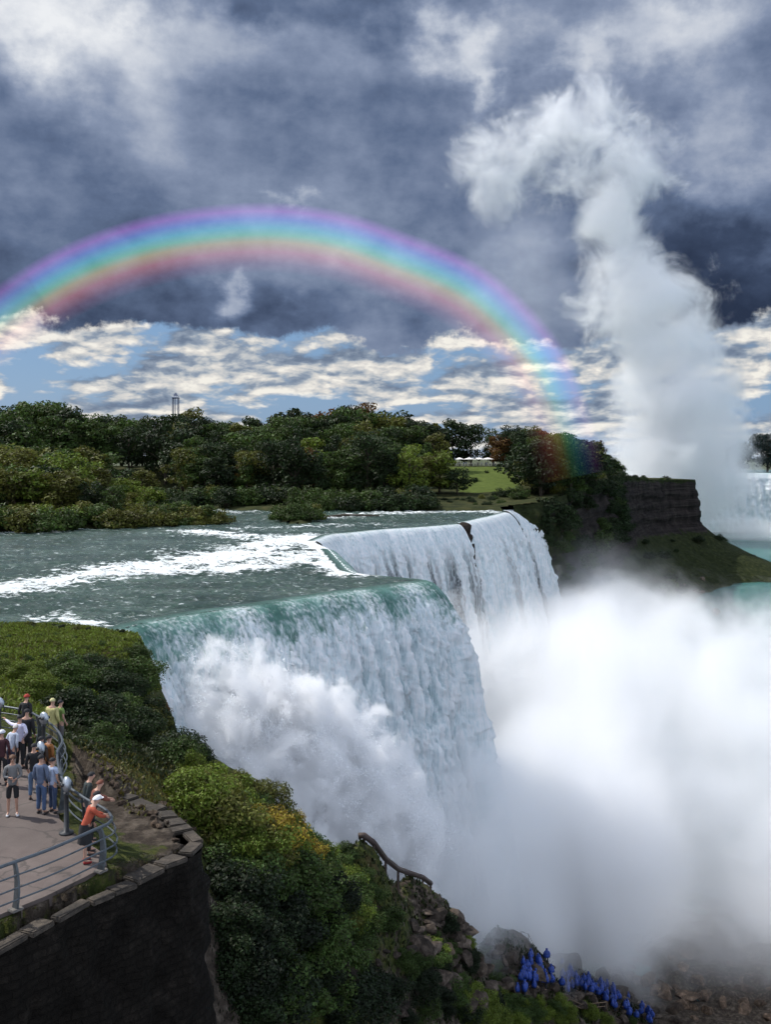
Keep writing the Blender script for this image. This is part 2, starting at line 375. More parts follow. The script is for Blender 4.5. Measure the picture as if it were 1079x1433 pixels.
# ------------------------------------------------------------------ the crest of the falls (z = 0)
def crest_px(l): return [C(u, v) for u, v in l]
CR1 = [(-22.9, 77.0)]+crest_px([(160, 884), (184, 875), (235, 865), (286, 856), (336, 850), (393, 841), (461, 831), (517, 824), (565, 817), (588, 814.5)])+[(4.6, 112.3), (3.9, 114.2), (-0.5, 117.5), (-4, 121), (-6.2, 134), (-8.8, 152)]
CR2 = crest_px([(440, 757), (465, 748), (500, 745), (540, 741), (590, 738), (643, 733.5)])
CR3 = crest_px([(641, 731.6), (649, 731.0), (668, 727), (690, 722), (709, 717)])
CR4 = crest_px([(706, 714.5), (722, 712.5), (735, 711.5)])
def resample(pts, step):
    P = np.array(pts, float); Q = [P[0]]
    ext = np.vstack([2*P[0]-P[1], P, 2*P[-1]-P[-2]])
    out = []
    for i in range(1, len(ext)-2):
        p0, p1, p2, p3 = ext[i-1:i+3]
        for s in np.linspace(0, 1, 24, endpoint=False):
            out.append(0.5*((2*p1)+(-p0+p2)*s+(2*p0-5*p1+4*p2-p3)*s*s+(-p0+3*p1-3*p2+p3)*s**3))
    out.append(P[-1]); out = np.array(out)
    L = np.concatenate([[0], np.cumsum(np.linalg.norm(np.diff(out, axis=0), axis=1))])
    s = np.arange(0, L[-1], step); return np.stack([np.interp(s, L, out[:, 0]), np.interp(s, L, out[:, 1])], 1)
def smooth1(a, k):
    if k < 2: return a
    ker = np.ones(k)/k; pad = np.concatenate([np.repeat(a[:1], k, 0), a, np.repeat(a[-1:], k, 0)])
    return np.stack([np.convolve(pad[:, i], ker, 'same')[k:-k] for i in range(a.shape[1])], 1)

m_fall, t = mat('falling_water')
p = t.pos(); foam = t.attr('foam'); zz = t.attr('streak')
thin = t.ramp(t.noise(p, .5, 3, .5), [(0.3, (.055, .155, .125)), (0.6, (.15, .31, .265)), (.8, (.30, .47, .42))])
sk = t.noise(t.scale(p, (2.6, 2.6, .22)), 1.0, 6, .7)
white = t.ramp(zz*.5+sk.ss(.35, .66)*.5, [(0.0, (.42, .56, .60)), (0.4, (.74, .83, .86)), (0.8, (.95, .97, .98))])
fz = (foam+(t.noise(t.scale(p, (2.4, 2.4, .16)), 1.0, 6, .65)-.5)*1.5).ss(.25, .85)
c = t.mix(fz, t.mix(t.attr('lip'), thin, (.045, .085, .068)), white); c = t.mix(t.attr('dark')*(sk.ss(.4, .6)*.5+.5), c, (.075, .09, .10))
b = t.n('ShaderNodeBsdfPrincipled'); t.l(c, b.inputs['Base Color']); b.inputs['Roughness'].default_value = .45; b.inputs['Specular IOR Level'].default_value = .35
bn = t.bump(t.noise(t.scale(p, (3.2, 3.2, .8)), 1.0, 5, .6), .6, .30); t.l(bn, b.inputs['Normal'])
tr = t.n('ShaderNodeBsdfTranslucent'); t.l(c, tr.inputs[0]); ms = t.n('ShaderNodeMixShader'); ms.inputs[0].default_value = .25
t.l(b.outputs[0], ms.inputs[1]); t.l(tr.outputs[0], ms.inputs[2]); o = t.n('ShaderNodeOutputMaterial'); t.l(ms.outputs[0], o.inputs[0])

def curtain(name, pts, step, rows, vx, zend, label, seed, clump=1.0, sm=9, green=0.8, flip=1, drop=0.0, gap=None, edge=1.2, dark=0.0):
    P = smooth1(resample(pts, step), sm); n = len(P)
    Tn = np.gradient(P, axis=0); Tn /= np.linalg.norm(Tn, axis=1)[:, None]; N = np.stack([Tn[:, 1], -Tn[:, 0]], 1)*flip
    N = smooth1(N, sm*2); N /= np.linalg.norm(N, axis=1)[:, None]
    s = np.arange(n)*step
    flow = 1+.16*pn(s*.22/clump, seed, 0)+.10*pn(s*.7/clump, seed, 5)+.04*pn(s*2.2/clump, seed, 5)       # ribs of stronger and weaker flow
    tmax = math.sqrt(2*-zend/9.81); tt = np.concatenate([np.linspace(-.55, 0, 8)[:-1], np.linspace(0, 1, rows)**.85*tmax])
    Sg, Tg = np.meshgrid(s, tt); fl = flow[None, :]
    pos_t = np.maximum(Tg, 0)
    out = np.where(Tg < 0, Tg*4.5, vx*fl*Tg)
    z = np.where(Tg < 0, -.22+.30*sstep(-.55, -.2, Tg)-.10*sstep(-.15, 0, Tg), -.02-.5*9.81*pos_t**2)-drop*sstep(-.3, .6, Tg)
    dep = -z
    k = sstep(0.3, 6, dep)
    # clumped, streaked thickness
    a = ridge(Sg*.55/clump, z*.05/clump, seed+Tg*0, 4, .55); b2 = fbm(Sg*1.5/clump, z*.30/clump+seed, seed, 4, .6); b3 = ridge(Sg*1.1/clump+b2, z*.55/clump, seed+9, 3, .6)
    dsp = ((a-.9)*.55+b2*.42+(b3-.6)*.28)*k*clump*1.15+.05*fbm(Sg*2, z*2, seed, 3)
    out = out+dsp
    z = z+.35*k*fbm(Sg*.9/clump, z*.5/clump, seed+4, 3)*clump
    X = P[None, :, 0]+N[None, :, 0]*out+Tn[None, :, 0]*.3*k*fbm(Sg*.8, z*.3, seed+8, 3); Y = P[None, :, 1]+N[None, :, 1]*out
    fo = sstep(.0, 11, dep)*1.0+.20+.4*pn(s*.25, seed+3, 0)[None, :]*sstep(12, 0, dep)+.35*k*np.clip(b3-.5, -1, 1)+(1-green)
    fc = grid_faces(len(tt), n)
    if gap is not None:
        km = gap(Sg, z).ravel(); fc = fc[km[fc].all(1)]
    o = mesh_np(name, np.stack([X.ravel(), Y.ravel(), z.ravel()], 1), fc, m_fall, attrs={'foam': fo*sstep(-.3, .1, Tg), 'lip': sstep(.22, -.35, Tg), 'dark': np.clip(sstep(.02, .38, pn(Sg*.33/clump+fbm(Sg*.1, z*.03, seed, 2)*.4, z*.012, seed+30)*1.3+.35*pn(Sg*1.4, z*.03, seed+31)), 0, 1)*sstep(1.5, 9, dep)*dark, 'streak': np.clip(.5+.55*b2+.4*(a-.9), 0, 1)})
    tag(o, label, 'waterfall'); return o
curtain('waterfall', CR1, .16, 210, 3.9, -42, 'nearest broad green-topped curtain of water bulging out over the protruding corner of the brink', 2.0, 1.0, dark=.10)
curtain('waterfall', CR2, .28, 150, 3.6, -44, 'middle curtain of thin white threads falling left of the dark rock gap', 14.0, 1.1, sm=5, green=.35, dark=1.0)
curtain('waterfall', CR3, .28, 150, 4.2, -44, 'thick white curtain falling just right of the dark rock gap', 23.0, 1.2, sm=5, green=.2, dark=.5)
curtain('waterfall', CR4, .3, 140, 5.0, -46, 'narrow separate ribbon of falls beside the dark island cliff', 31.0, 1.2, sm=3, green=.2)

# ------------------------------------------------------------------ rock face behind the curtains
CRall = CR1+CR2+CR3+[C(709, 716)]+CR4
Pc = smooth1(resample([(-24, 70), (-23.4, 74)]+CRall+[(38, 268)], .8), 5)
Tn = np.gradient(Pc, axis=0); Tn /= np.linalg.norm(Tn, axis=1)[:, None]; Nn = np.stack([Tn[:, 1], -Tn[:, 0]], 1)
zz_ = np.concatenate([np.linspace(-.35, -30, 40), np.linspace(-31, -58, 24)])
Sg, Zg = np.meshgrid(np.arange(len(Pc))*.8, zz_)
off = -1.2+.7*fbm(Sg*.12, Zg*.3, 3, 4)+sstep(-30, -58, Zg)*14
rockface = mesh_np('rock_face', np.stack([(Pc[None, :, 0]+Nn[None, :, 0]*off).ravel(), (Pc[None, :, 1]+Nn[None, :, 1]*off).ravel(), Zg.ravel()], 1), grid_faces(len(zz_), len(Pc)), m_cliff, attrs={'veg': np.full(Sg.size, .15)})
tag(rockface, 'dark wet rock face behind the falling curtains', 'rock face', kind='structure')

# ------------------------------------------------------------------ rivers
m_river, t = mat('river_water')
p = t.pos(); foam = t.attr('foam')
px_ = t.scale(p, (.28, .55, 1))
n1 = t.noise(px_, 1.1, 7, .68, .6); n2 = t.noise(t.scale(p, (.9, 2.4, 1)), 1.0, 6, .7, .4)
fm = (foam*1.02+(n1-.5)*2.1+(n2-.5)*1.5).ss(.36, .60)
n3 = t.noise(t.scale(p, (1.6, 5.2, 1)), 1.0, 5, .7, .3)
fleck = (n2*.5+n3*.5).ss(.54, .63)*(n1.ss(.42, .56))*.85
deep = t.ramp(t.noise(t.scale(p, (.05, .12, 1)), 1.0, 5, .6)*.5+n2*.5, [(0.3, (.012, .026, .020)), (0.5, (.040, .075, .060)), (.65, (.13, .185, .155))])
c = t.mix(fm.max(fleck), deep, (.86, .90, .90))
hh = n1*.6+n2*.8+t.noise(t.scale(p, (2.5, 5.5, 1)), 1.0, 4, .6)*.35
pbr(t, c, fm.lin(0, 1, .16, .8), t.bump(hh, .9, .55), IOR=1.33)
xs = np.concatenate([np.arange(-190, -40, 1.2), np.arange(-40, 8, .33), np.arange(8, 60, .8), np.arange(60, 220, 8)]); ys = np.concatenate([np.arange(74, 130, .33), np.arange(130, 210, .6), np.arange(210, 340, 1.4), np.arange(340, 640, 12)])
RX, RY = np.meshgrid(xs, ys)
_cp = smooth1(resample(CRall, .5), 9)
land = [tuple(q) for q in _cp]+[(39, 268), (52, 285), (75, 340), (100, 420), (125, 500), (150, 560), (180, 600), (170, 660), (-400, 660), (-400, 60), (-22.9, 60)]
keep = in_poly(RX, RY, land)
dc = seg_dist(RX, RY, [tuple(q) for q in _cp[::4]])
def px_of(x, y, z=0): return HU+x/y*F, HV+CZ*F/y
# white water: bands given as river-surface polylines
def band(pts, wd, amp): return amp*np.exp(-(seg_dist(RX, RY, [C(*q) for q in pts])/wd)**2)
FO = .02+band([(20, 826), (90, 812), (150, 805), (230, 800), (330, 797), (400, 786), (450, 775)], 6.5, .62)
FO = np.maximum(FO, band([(180, 797), (280, 788), (350, 772), (400, 760), (440, 752)], 8, .70))
FO = np.maximum(FO, band([(270, 745), (340, 752), (400, 757)], 6, .55))
FO = np.maximum(FO, band([(430, 752), (450, 764), (475, 790), (492, 806)], 3.6, .8))
FO = np.maximum(FO, band([(460, 725), (520, 720), (600, 717), (690, 717)], 7, .5))
FO = np.maximum(FO, band([(330, 741), (450, 738), (520, 733)], 6, .35))
FO = np.maximum(FO, band([(215, 698), (250, 702), (290, 711), (320, 718)], 9, .42))
FO = np.maximum(FO, band([(60, 862), (150, 880), (175, 878)], 2.4, .45))
FO = np.maximum(FO, band([(0, 748), (60, 746), (110, 742)], 3, .4))
H = .28*fbm(RX*.22, RY*.45, 2, 4)+.17*ridge(RX*.6, RY*1.3, 5, 3)*(1+FO)+.30*FO*fbm(RX*.5, RY*.7, 8, 3)
H += .9*np.exp(-(((RX-C(228, 778)[0])/3.2)**2+((RY-C(228, 778)[1])/3.0)**2))
H = H*sstep(0, 4, dc)-.02+.004*(RY-80)*sstep(0, 10, dc)*0
H = np.where(keep, H, H*0)
F_ = grid_faces(len(ys), len(xs)); km = (keep | (dc < .25)).ravel(); F_ = F_[km[F_].all(1)]
FO = np.where((abs(RX-C(228, 778)[0]) < 5) & (abs(RY-C(228, 778)[1]) < 4), np.maximum(FO, .55*np.exp(-((RX-C(228, 778)[0])/3)**2-((RY-C(228, 778)[1])/2.5)**2)), FO)
river = mesh_np('river', np.stack([RX.ravel(), RY.ravel(), H.ravel()], 1), F_, m_river, attrs={'foam': FO})
tag(river, 'fast dark green river with white rapids above the falls', 'river', kind='structure')

m_gorge, t = mat('gorge_water')
p = t.pos(); n1 = t.noise(t.scale(p, (.012, .03, 1)), 1.0, 7, .62, 1.0); n2 = t.noise(t.scale(p, (.3, .6, 1)), 1.0, 5, .6)
c = t.mix(n1.ss(.54, .70)*.6, (.035, .13, .115), (.32, .46, .44))
pbr(t, c, .25, t.bump(n2, .6, .6), IOR=1.33)
go = mesh_np('gorge_river', [(-30, 100, GZ), (900, 100, GZ), (900, 1200, GZ), (-30, 1200, GZ)], [(0, 1, 2, 3)], m_gorge)
tag(go, 'pale green river in the bottom of the gorge', 'river', kind='structure')

# ------------------------------------------------------------------ goat island: cliff ribbon and top
CL = [(33, 263.5), (38.5, 265), (45, 274), (53, 290), (66, 320), (78, 350), (92, 395), (106, 440), (119, 490), (140, 540), (165, 578), (183, 592), (188, 602), (184, 625), (168, 670), (140, 720), (120, 790)]
Pc = smooth1(resample(CL, 2.0), 5)
Tn = np.gradient(Pc, axis=0); Tn /= np.linalg.norm(Tn, axis=1)[:, None]; Nn = np.stack([Tn[:, 1], -Tn[:, 0]], 1); Nn = smooth1(Nn, 9)
sg = np.arange(len(Pc))*2.0; along = sg/sg[-1]
topz = np.interp(Pc[:, 1], [262, 275, 330, 420, 500, 560, 592, 800], [1.0, 2.5, 5.0, 5.0, 3.6, 1.6, .6, .3])
NR = 70; rr = np.linspace(0, 1, NR)
prof_d = np.interp(rr, [0, .03, .45, .5, 1.0], [-.5, .3, 3.0, 5.0, 1.0]); 
Sg, Rg = np.meshgrid(sg, rr)
talus_w = np.interp(Pc[:, 1], [260, 300, 400, 500, 560, 592, 640, 800], [10, 14, 22, 34, 46, 62, 40, 20])
cliff_h = np.interp(Pc[:, 1], [260, 330, 450, 560, 592, 800], [26, 26, 26, 27, 27, 30])
q = np.clip(Rg/.5, 0, 1); q2 = np.clip((Rg-.5)/.5, 0, 1)
ledge = .9*np.sign(np.sin(q*26+2*pn(Sg*.05, 0, 3)))*.5
OFF = -.3+3.5*q+ledge*sstep(.05, .2, q)*(1-q2)+1.3*fbm(Sg*.06, Rg*6, 4, 4)*sstep(0, .1, q)+talus_w[None, :]*q2**1.25+q2*3*fbm(Sg*.05, Rg*4, 11, 4)
Z = topz[None, :]-cliff_h[None, :]*q-(topz[None, :]-cliff_h[None, :]-GZ+2)*q2*1.0+q2*(1-q2)*6*fbm(Sg*.05, Rg*5, 21, 4)
VEG = .25+.62*sstep(.0, .25, q2)+.4*sstep(.06, 0, Rg)+.35*sstep(330, 270, Pc[:, 1])[None, :]
cl = mesh_np('cliff', np.stack([(Pc[None, :, 0]+Nn[None, :, 0]*OFF).ravel(), (Pc[None, :, 1]+Nn[None, :, 1]*OFF).ravel(), Z.ravel()], 1), grid_faces(NR, len(Pc)), m_cliff, attrs={'veg': VEG})
tag(cl, 'dark layered island cliff with a green scree slope running down to the water', 'cliff', kind='structure')
isl = [tuple(a) for a in Pc]+[(60, 900), (-500, 900), (-500, 230)]
BANK = [(-500, 176), (-110, 182), (-60, 186), (-45, 196), (-42, 203), (-40, 208)]  # front shore of the islet on the left
SHORE = [C(u, v) for u, v in ((-40, 700), (215, 697), (235, 700), (262, 712), (330, 716), (400, 716), (470, 714), (545, 716), (600, 716), (700, 717), (707, 714))]
SHORE = [(-500, 320)]+SHORE+[(32.5, 262)]
main_poly = SHORE+[tuple(a-b*.2) for a, b in zip(Pc, Nn)]+[(60, 900), (-500, 900)]
ISLET = [C(u, v) for u, v in ((-300, 757), (-60, 752), (0, 748), (70, 746), (130, 742), (200, 738), (270, 737), (312, 736), (318, 730), (290, 722), (240, 716), (180, 708), (60, 705), (-100, 703), (-300, 700))]
ISLET2 = [C(u, v) for u, v in ((385, 731), (400, 735), (432, 736), (448, 731), (432, 726), (400, 725))]
def isl_h(x, y):
    x = np.asarray(x, float); y = np.asarray(y, float)
    o = np.full(x.shape, -1.2)
    for poly, hgt, wd in ((main_poly, 1.0, 5), (ISLET, 1.2, 6), (ISLET2, .9, 3)):
        i = in_poly(x, y, poly); dd = seg_dist(x, y, poly+[poly[0]])
        o = np.where(i, np.maximum(o, -.3+(hgt+.3)*sstep(0, wd, dd)), np.maximum(o, -.3-.9*sstep(0, 2, dd)))
    inside = in_poly(x, y, main_poly); ds = seg_dist(x, y, SHORE)
    rise = np.interp(y, [260, 296, 330, 372, 400, 500, 560, 600], [0, 1.5, 5.0, 9.6, 9.6, 6, 2, 0])*sstep(0, 22, ds)
    rise = np.where(inside, np.minimum(rise, 30), 0)
    # lawn terrace above the falls
    o = o+rise
    dcl = seg_dist(x, y, [tuple(q) for q in Pc[::3]]); tz = np.interp(y, [262, 275, 330, 420, 500, 560, 592, 800], [1.0, 2.5, 5.0, 5.0, 3.6, 1.6, .6, .3])
    w = sstep(12, 1, dcl)*inside
    return o*(1-w)+tz*w
xs = np.arange(-260, 200, 2.2); ys = np.concatenate([np.arange(170, 330, 1.5), np.arange(330, 900, 5)])
IX, IY = np.meshgrid(xs, ys); IH = isl_h(IX, IY)+.15*fbm(IX*.2, IY*.2, 1, 3)
F_ = grid_faces(len(ys), len(xs)); km = ((IH > -1.0) & (in_poly(IX, IY, main_poly) | (seg_dist(IX, IY, ISLET+[ISLET[0]]) < 3) | in_poly(IX, IY, ISLET) | in_poly(IX, IY, ISLET2) | (seg_dist(IX, IY, SHORE) < 3) & (IX < 31))).ravel(); F_ = F_[km[F_].all(1)]
m_isl, t = mat('island_ground')
p = t.pos(); c = t.ramp(t.noise(p, .3, 6, .65), [(0.3, (.012, .015, .006)), (.5, (.03, .036, .012)), (.7, (.06, .055, .022))])
c = t.mix(t.attr('lawn'), c, t.ramp(t.noise(p, .5, 5, .6), [(0.3, (.055, .080, .016)), (.7, (.095, .125, .028))]))
pbr(t, c, .95, t.bump(t.noise(p, 1.5, 5, .6), .6, .3), Specular_IOR_Level=.1)
lawn_poly = [C(614, 706, 2), (35, 300), (52, 345), (46, 362), (24, 362), (22, 330)]
LAWN = in_poly(IX, IY, [(22, 306), (27, 302), (40, 308), (48, 340), (53, 374), (22, 374)]).astype(float)
il = mesh_np('island_ground', np.stack([IX.ravel(), IY.ravel(), IH.ravel()], 1), F_, m_isl, attrs={'lawn': LAWN})
tag(il, 'wooded island ground with an open lawn above the falls', 'ground', kind='structure')
# ground far off to the horizon, seen past the far falls
m_far, t = mat('far_ground'); p = t.pos(); pbr(t, t.ramp(t.noise(p, .01, 5, .6), [(.3, (.03, .045, .015)), (.7, (.07, .08, .03))]), .95)
fg = mesh_np('far_ground', [(-9000, 905, -1.5), (9000, 1010, -1.5), (9000, 9000, 2), (-9000, 9000, 2)], [(0, 1, 2, 3)], m_far)
tag(fg, 'far bank reaching to the horizon', 'ground', kind='structure')
# ------------------------------------------------------------------ horseshoe falls far right
HS = [(120, 800), (160, 850), (215, 890), (290, 893), (345, 886), (420, 868), (470, 800), (480, 740)]
curtain('waterfall', HS, 1.6, 60, 4.5, -52, 'far horseshoe-shaped falls half lost in spray at the picture edge', 41.0, 3.0, sm=5, green=.55)
Pc2 = smooth1(resample(HS, 4), 3)
ex = np.vstack([[-300, 800], Pc2, [900, 740]])
o = mesh_np('upper_river', [(x, y, 0) for x, y in ex]+[(x, 1100, 0) for x, y in ex], [(i, i+1, i+1+len(ex), i+len(ex)) for i in range(len(ex)-1)], m_gorge); tag(o, 'calm river surface above the far falls', 'river', kind='structure')
Tn = np.gradient(Pc2, axis=0); Tn /= np.linalg.norm(Tn, axis=1)[:, None]; Nn2 = np.stack([Tn[:, 1], -Tn[:, 0]], 1)
zz_ = np.array([-.5, -20, -40, -56.]); vv = np.concatenate([np.stack([Pc2[:, 0]-Nn2[:, 0]*1.5, Pc2[:, 1]-Nn2[:, 1]*1.5, np.full(len(Pc2), z)], 1) for z in zz_])
o = mesh_np('far_rock_face', vv, grid_faces(4, len(Pc2)), m_cliff, attrs={'veg': np.full(len(vv), .1)}); tag(o, 'rock wall behind the far falls', 'rock face', kind='structure')
# ------------------------------------------------------------------ spray and mist: closed bodies of scattering droplets
def smax(t, l):
    r = l[0]
    for q in l[1:]:
        n = r._m('SMOOTH_MAX', q, 0.25); r = n
    return r
def mist(name, label, ells, dens, edge, nscale, namp, det=4, rough=.55, step=1.0, warp=0.0, color=(.995, .997, 1.0), var=0.0, aniso=0.0, stretch=(1, 1, 1), soft=1.0, cat='mist', grow=1.12, seed=0.0):
    bm = bmesh.new()
    for c, r in ells:
        for i in range(14):
            for j in range(9):
                th = i/14*2*math.pi; ph = (j/8-.5)*math.pi
                bm.verts.new((c[0]+r[0]*grow*math.cos(th)*math.cos(ph), c[1]+r[1]*grow*math.sin(th)*math.cos(ph), c[2]+r[2]*grow*math.sin(ph)))
    rr = bmesh.ops.convex_hull(bm, input=bm.verts[:])
    bmesh.ops.delete(bm, geom=[v for v in bm.verts if not v.link_faces], context='VERTS')
    m, t = mat(name)
    p = t.pos()
    nv = t.noise(t.scale(p, stretch, (seed, seed, seed)), nscale, det, rough, .4)
    pw = p
    if warp:
        wn = t.noise(t.scale(p, (1, 1, 1), (seed+5, 0, 0)), nscale*.45, 2, .5, 0, out=1)
        pw = t.vadd(p, t.vadd(t.vadd(wn, (.5, .5, .5), 'SUBTRACT'), (warp, warp, warp), 'MULTIPLY'))
    fs = []
    for c, r in ells:
        mp = t.vadd(t.vadd(pw, c, 'SUBTRACT'), tuple(1/x for x in r), 'MULTIPLY')
        fs.append(1.0-t.length(mp))
    f = smax(t, fs)+(nv-.5)*namp
    de = f.ss(0, edge)*dens
    if soft != 1.0: de = f.ss(0, edge).pow(soft)*dens
    if var: de = de*t.noise(t.scale(pw, stretch, (seed+9, 2, 4)), nscale*1.7, 3, .6).ss(.36, .64, 1-var, 1+var)
    v = t.n('ShaderNodeVolumePrincipled'); v.inputs['Color'].default_value = (*color, 1); v.inputs['Anisotropy'].default_value = aniso
    t.l(de, v.inputs['Density']); o = t.n('ShaderNodeOutputMaterial'); t.l(v.outputs[0], o.inputs['Volume'])
    m.cycles.volume_step_rate = step
    ob = bm_obj(name, bm, m); tag(ob, label, cat, kind='stuff'); return ob
mist('mist', 'thick white mist filling the gorge below the falls', [((42, 170, -45), (58, 50, 37)), ((18, 132, -40), (26, 18, 28)), ((5, 107, -36), (13, 10, 20)), ((60, 240, -52), (54, 75, 36)), ((66, 146, -46), (40, 20, 24))], .085, .55, .036, 2.0, 5, .64, step=.30, warp=18, var=.95, color=(.985, .99, .995))
mist('low_mist', 'soft bluish mist drifting at the foot of the nearest curtain', [((3, 97, -29), (13, 10, 13)), ((10, 104, -33), (12, 9, 19)), ((20, 118, -35), (17, 11, 22)), ((-8, 84, -28), (14, 10, 12))], .30, .6, .05, 1.2, 4, .62, step=.4, warp=8, seed=31, var=.6)
mist('mist_veil', 'thin drifting mist veil before the dark island cliff', [((55, 270, -30), (34, 40, 26))], .02, .8, .05, 1.0, 3, .6, step=.5, warp=14, seed=3)
SPR = [((-14.5, 85.5, -13), (6.5, 7, 11)), ((-9.8, 87.5, -14.5), (7, 7, 11)), ((-4.8, 90.5, -18), (7.2, 7, 11)), ((-.8, 94, -23), (6.2, 7, 10)), ((-12, 82, -24), (10, 8, 11))]
mist('spray', 'churning white spray billowing up from the foot of the nearest curtain', SPR, 1.15, .26, .26, 1.9, 5, .74, step=.2, warp=5, seed=7)

mist('shore_mist', 'thin mist over the rubble at the foot of the slope', [((58, 128, -47), (36, 14, 15)), ((84, 132, -44), (30, 16, 18))], .05, .8, .06, 1.4, 4, .62, step=.4, warp=8, seed=41, var=.5)
# torn droplets thrown off the spray bank
m_drop, t = mat('white_droplets')
b_ = t.n('ShaderNodeBsdfDiffuse'); b_.inputs[0].default_value = (.93, .95, .97, 1); tr = t.n('ShaderNodeBsdfTranslucent'); tr.inputs[0].default_value = (.93, .95, .97, 1); ms = t.n('ShaderNodeMixShader'); ms.inputs[0].default_value = .5
t.l(b_.outputs[0], ms.inputs[1]); t.l(tr.outputs[0], ms.inputs[2]); o = t.n('ShaderNodeOutputMaterial'); t.l(ms.outputs[0], o.inputs[0])
rg = np.random.RandomState(77); VV = []
nj = 1500
for c, r in SPR[:4]:
    d = rg.normal(size=(nj, 3)); d[:, 2] = np.abs(d[:, 2])*.9+.1; d[:, 1] -= .35; d /= np.linalg.norm(d, axis=1)[:, None]
    bump = 1+.30*pn(d[:, 0]*3+c[0], d[:, 1]*3, d[:, 2]*3)+.15*pn(d[:, 0]*8+c[0], d[:, 1]*8, d[:, 2]*8)
    s0 = np.array(c)+d*np.array(r)*(.80*bump)[:, None]
    k = pn(s0[:, 0]*.45, s0[:, 1]*.45, s0[:, 2]*.45) > -.05
    s0 = s0[k]; dk = d[k]
    for p_, q_ in zip(s0, dk):
        m_ = rg.randint(10, 34); v0 = q_*rg.uniform(1.5, 4.5)+np.array([0, 0, rg.uniform(0, 2.5)])+rg.normal(size=3)*.6; tt = rg.uniform(0, .8, m_)[:, None]
        P = p_+v0*tt+np.array([0, 0, -4.9])*tt**2+rg.normal(size=(m_, 3))*(.10+.35*tt)
        VV.append(np.concatenate([P, (.085*(1-.55*tt/.8)*rg.uniform(.4, 1.3, (m_, 1)))], 1))
VV = np.concatenate(VV); n_ = len(VV); P = VV[:, :3]; s_ = VV[:, 3:4]
a = rg.normal(size=(n_, 3)); a /= np.linalg.norm(a, axis=1)[:, None]; b = np.cross(a, rg.normal(size=(n_, 3))); b /= np.linalg.norm(b, axis=1)[:, None]
Q = np.stack([P+a*s_, P+b*s_, P-a*s_*.9-b*s_*.8], 1).reshape(-1, 3)
o = mesh_np('droplets', Q, np.arange(n_*3).reshape(n_, 3), m_drop, smooth=False); tag(o, 'fine white droplets thrown up along the top of the spray bank', 'spray', kind='stuff')
mist('plume', 'tall column of spray rising from the far falls into the clouds', [((232, 800, 5), (76, 44, 60)), ((237, 800, 62), (58, 38, 60)), ((229, 800, 100), (52, 34, 56)), ((210, 800, 136), (62, 32, 44)), ((196, 800, 162), (44, 26, 40)), ((188, 800, 200), (32, 20, 44))],
     .105, .8, .026, 2.6, 5, .72, step=.28, warp=22, seed=14, cat='spray plume', grow=1.3, soft=1.1, color=(.99, .992, .995))
mist('wisp', 'torn white wisp of cloud arching above the spray column', [((186, 800, 226), (26, 18, 44)), ((204, 800, 244), (36, 20, 42)), ((192, 800, 268), (46, 22, 36)), ((158, 800, 280), (54, 22, 36)), ((115, 800, 256), (54, 20, 44)), ((86, 800, 244), (36, 18, 40)), ((150, 800, 244), (66, 18, 34))],
     .090, 1.1, .028, 3.2, 5, .72, step=.28, warp=22, seed=19, cat='cloud', grow=1.3, soft=1.25, color=(.99, .992, .995))
mist('far_mist', 'dense white mist over the far falls at the right', [((240, 840, -18), (62, 40, 55)), ((330, 830, -54), (80, 40, 24))], .05, .8, .02, 1.2, 3, .6, step=.4, warp=20, seed=13, cat='mist', grow=1.15)
mist('rain_veil', 'faint grey veil hanging under the wisp of cloud', [((130, 820, 150), (75, 18, 105))], .006, .9, .02, 1.4, 4, .6, step=.4, warp=20, seed=23, cat='cloud', grow=1.2, stretch=(1.6, 1, .22))
# ------------------------------------------------------------------ foliage
def leaf_mat(name, trans=.3):
    m, t = mat(name)
    oi = t.n('ShaderNodeObjectInfo'); gi = t.n('ShaderNodeNewGeometry')
    r = S(t.t, gi.outputs['Random Per Island']); nz = t.noise(t.coord('Object'), 2.2, 3, .6)
    k = r*.9+nz*1.0-.15
    oc = S(t.t, oi.outputs['Color']); g = t.n('ShaderNodeCombineColor')
    for i in range(3): t.l(k, g.inputs[i])
    c = t.mix(1.0, oc, S(t.t, g.outputs[0]), 'MULTIPLY')
    hsv = t.n('ShaderNodeHueSaturation'); t.l(r.lin(0, 1, .475, .52), hsv.inputs['Hue']); t.l(c, hsv.inputs['Color']); c = S(t.t, hsv.outputs[0])
    d = t.n('ShaderNodeBsdfPrincipled'); t.l(c, d.inputs['Base Color']); d.inputs['Roughness'].default_value = .6; d.inputs['Specular IOR Level'].default_value = .25
    tr = t.n('ShaderNodeBsdfTranslucent'); t.l(c, tr.inputs[0]); ms = t.n('ShaderNodeMixShader'); ms.inputs[0].default_value = trans
    t.l(d.outputs[0], ms.inputs[1]); t.l(tr.outputs[0], ms.inputs[2]); o = t.n('ShaderNodeOutputMaterial'); t.l(ms.outputs[0], o.inputs[0]); return m
m_leaf = leaf_mat('leaves'); m_bark = plain('bark', (.06, .045, .03), .9)
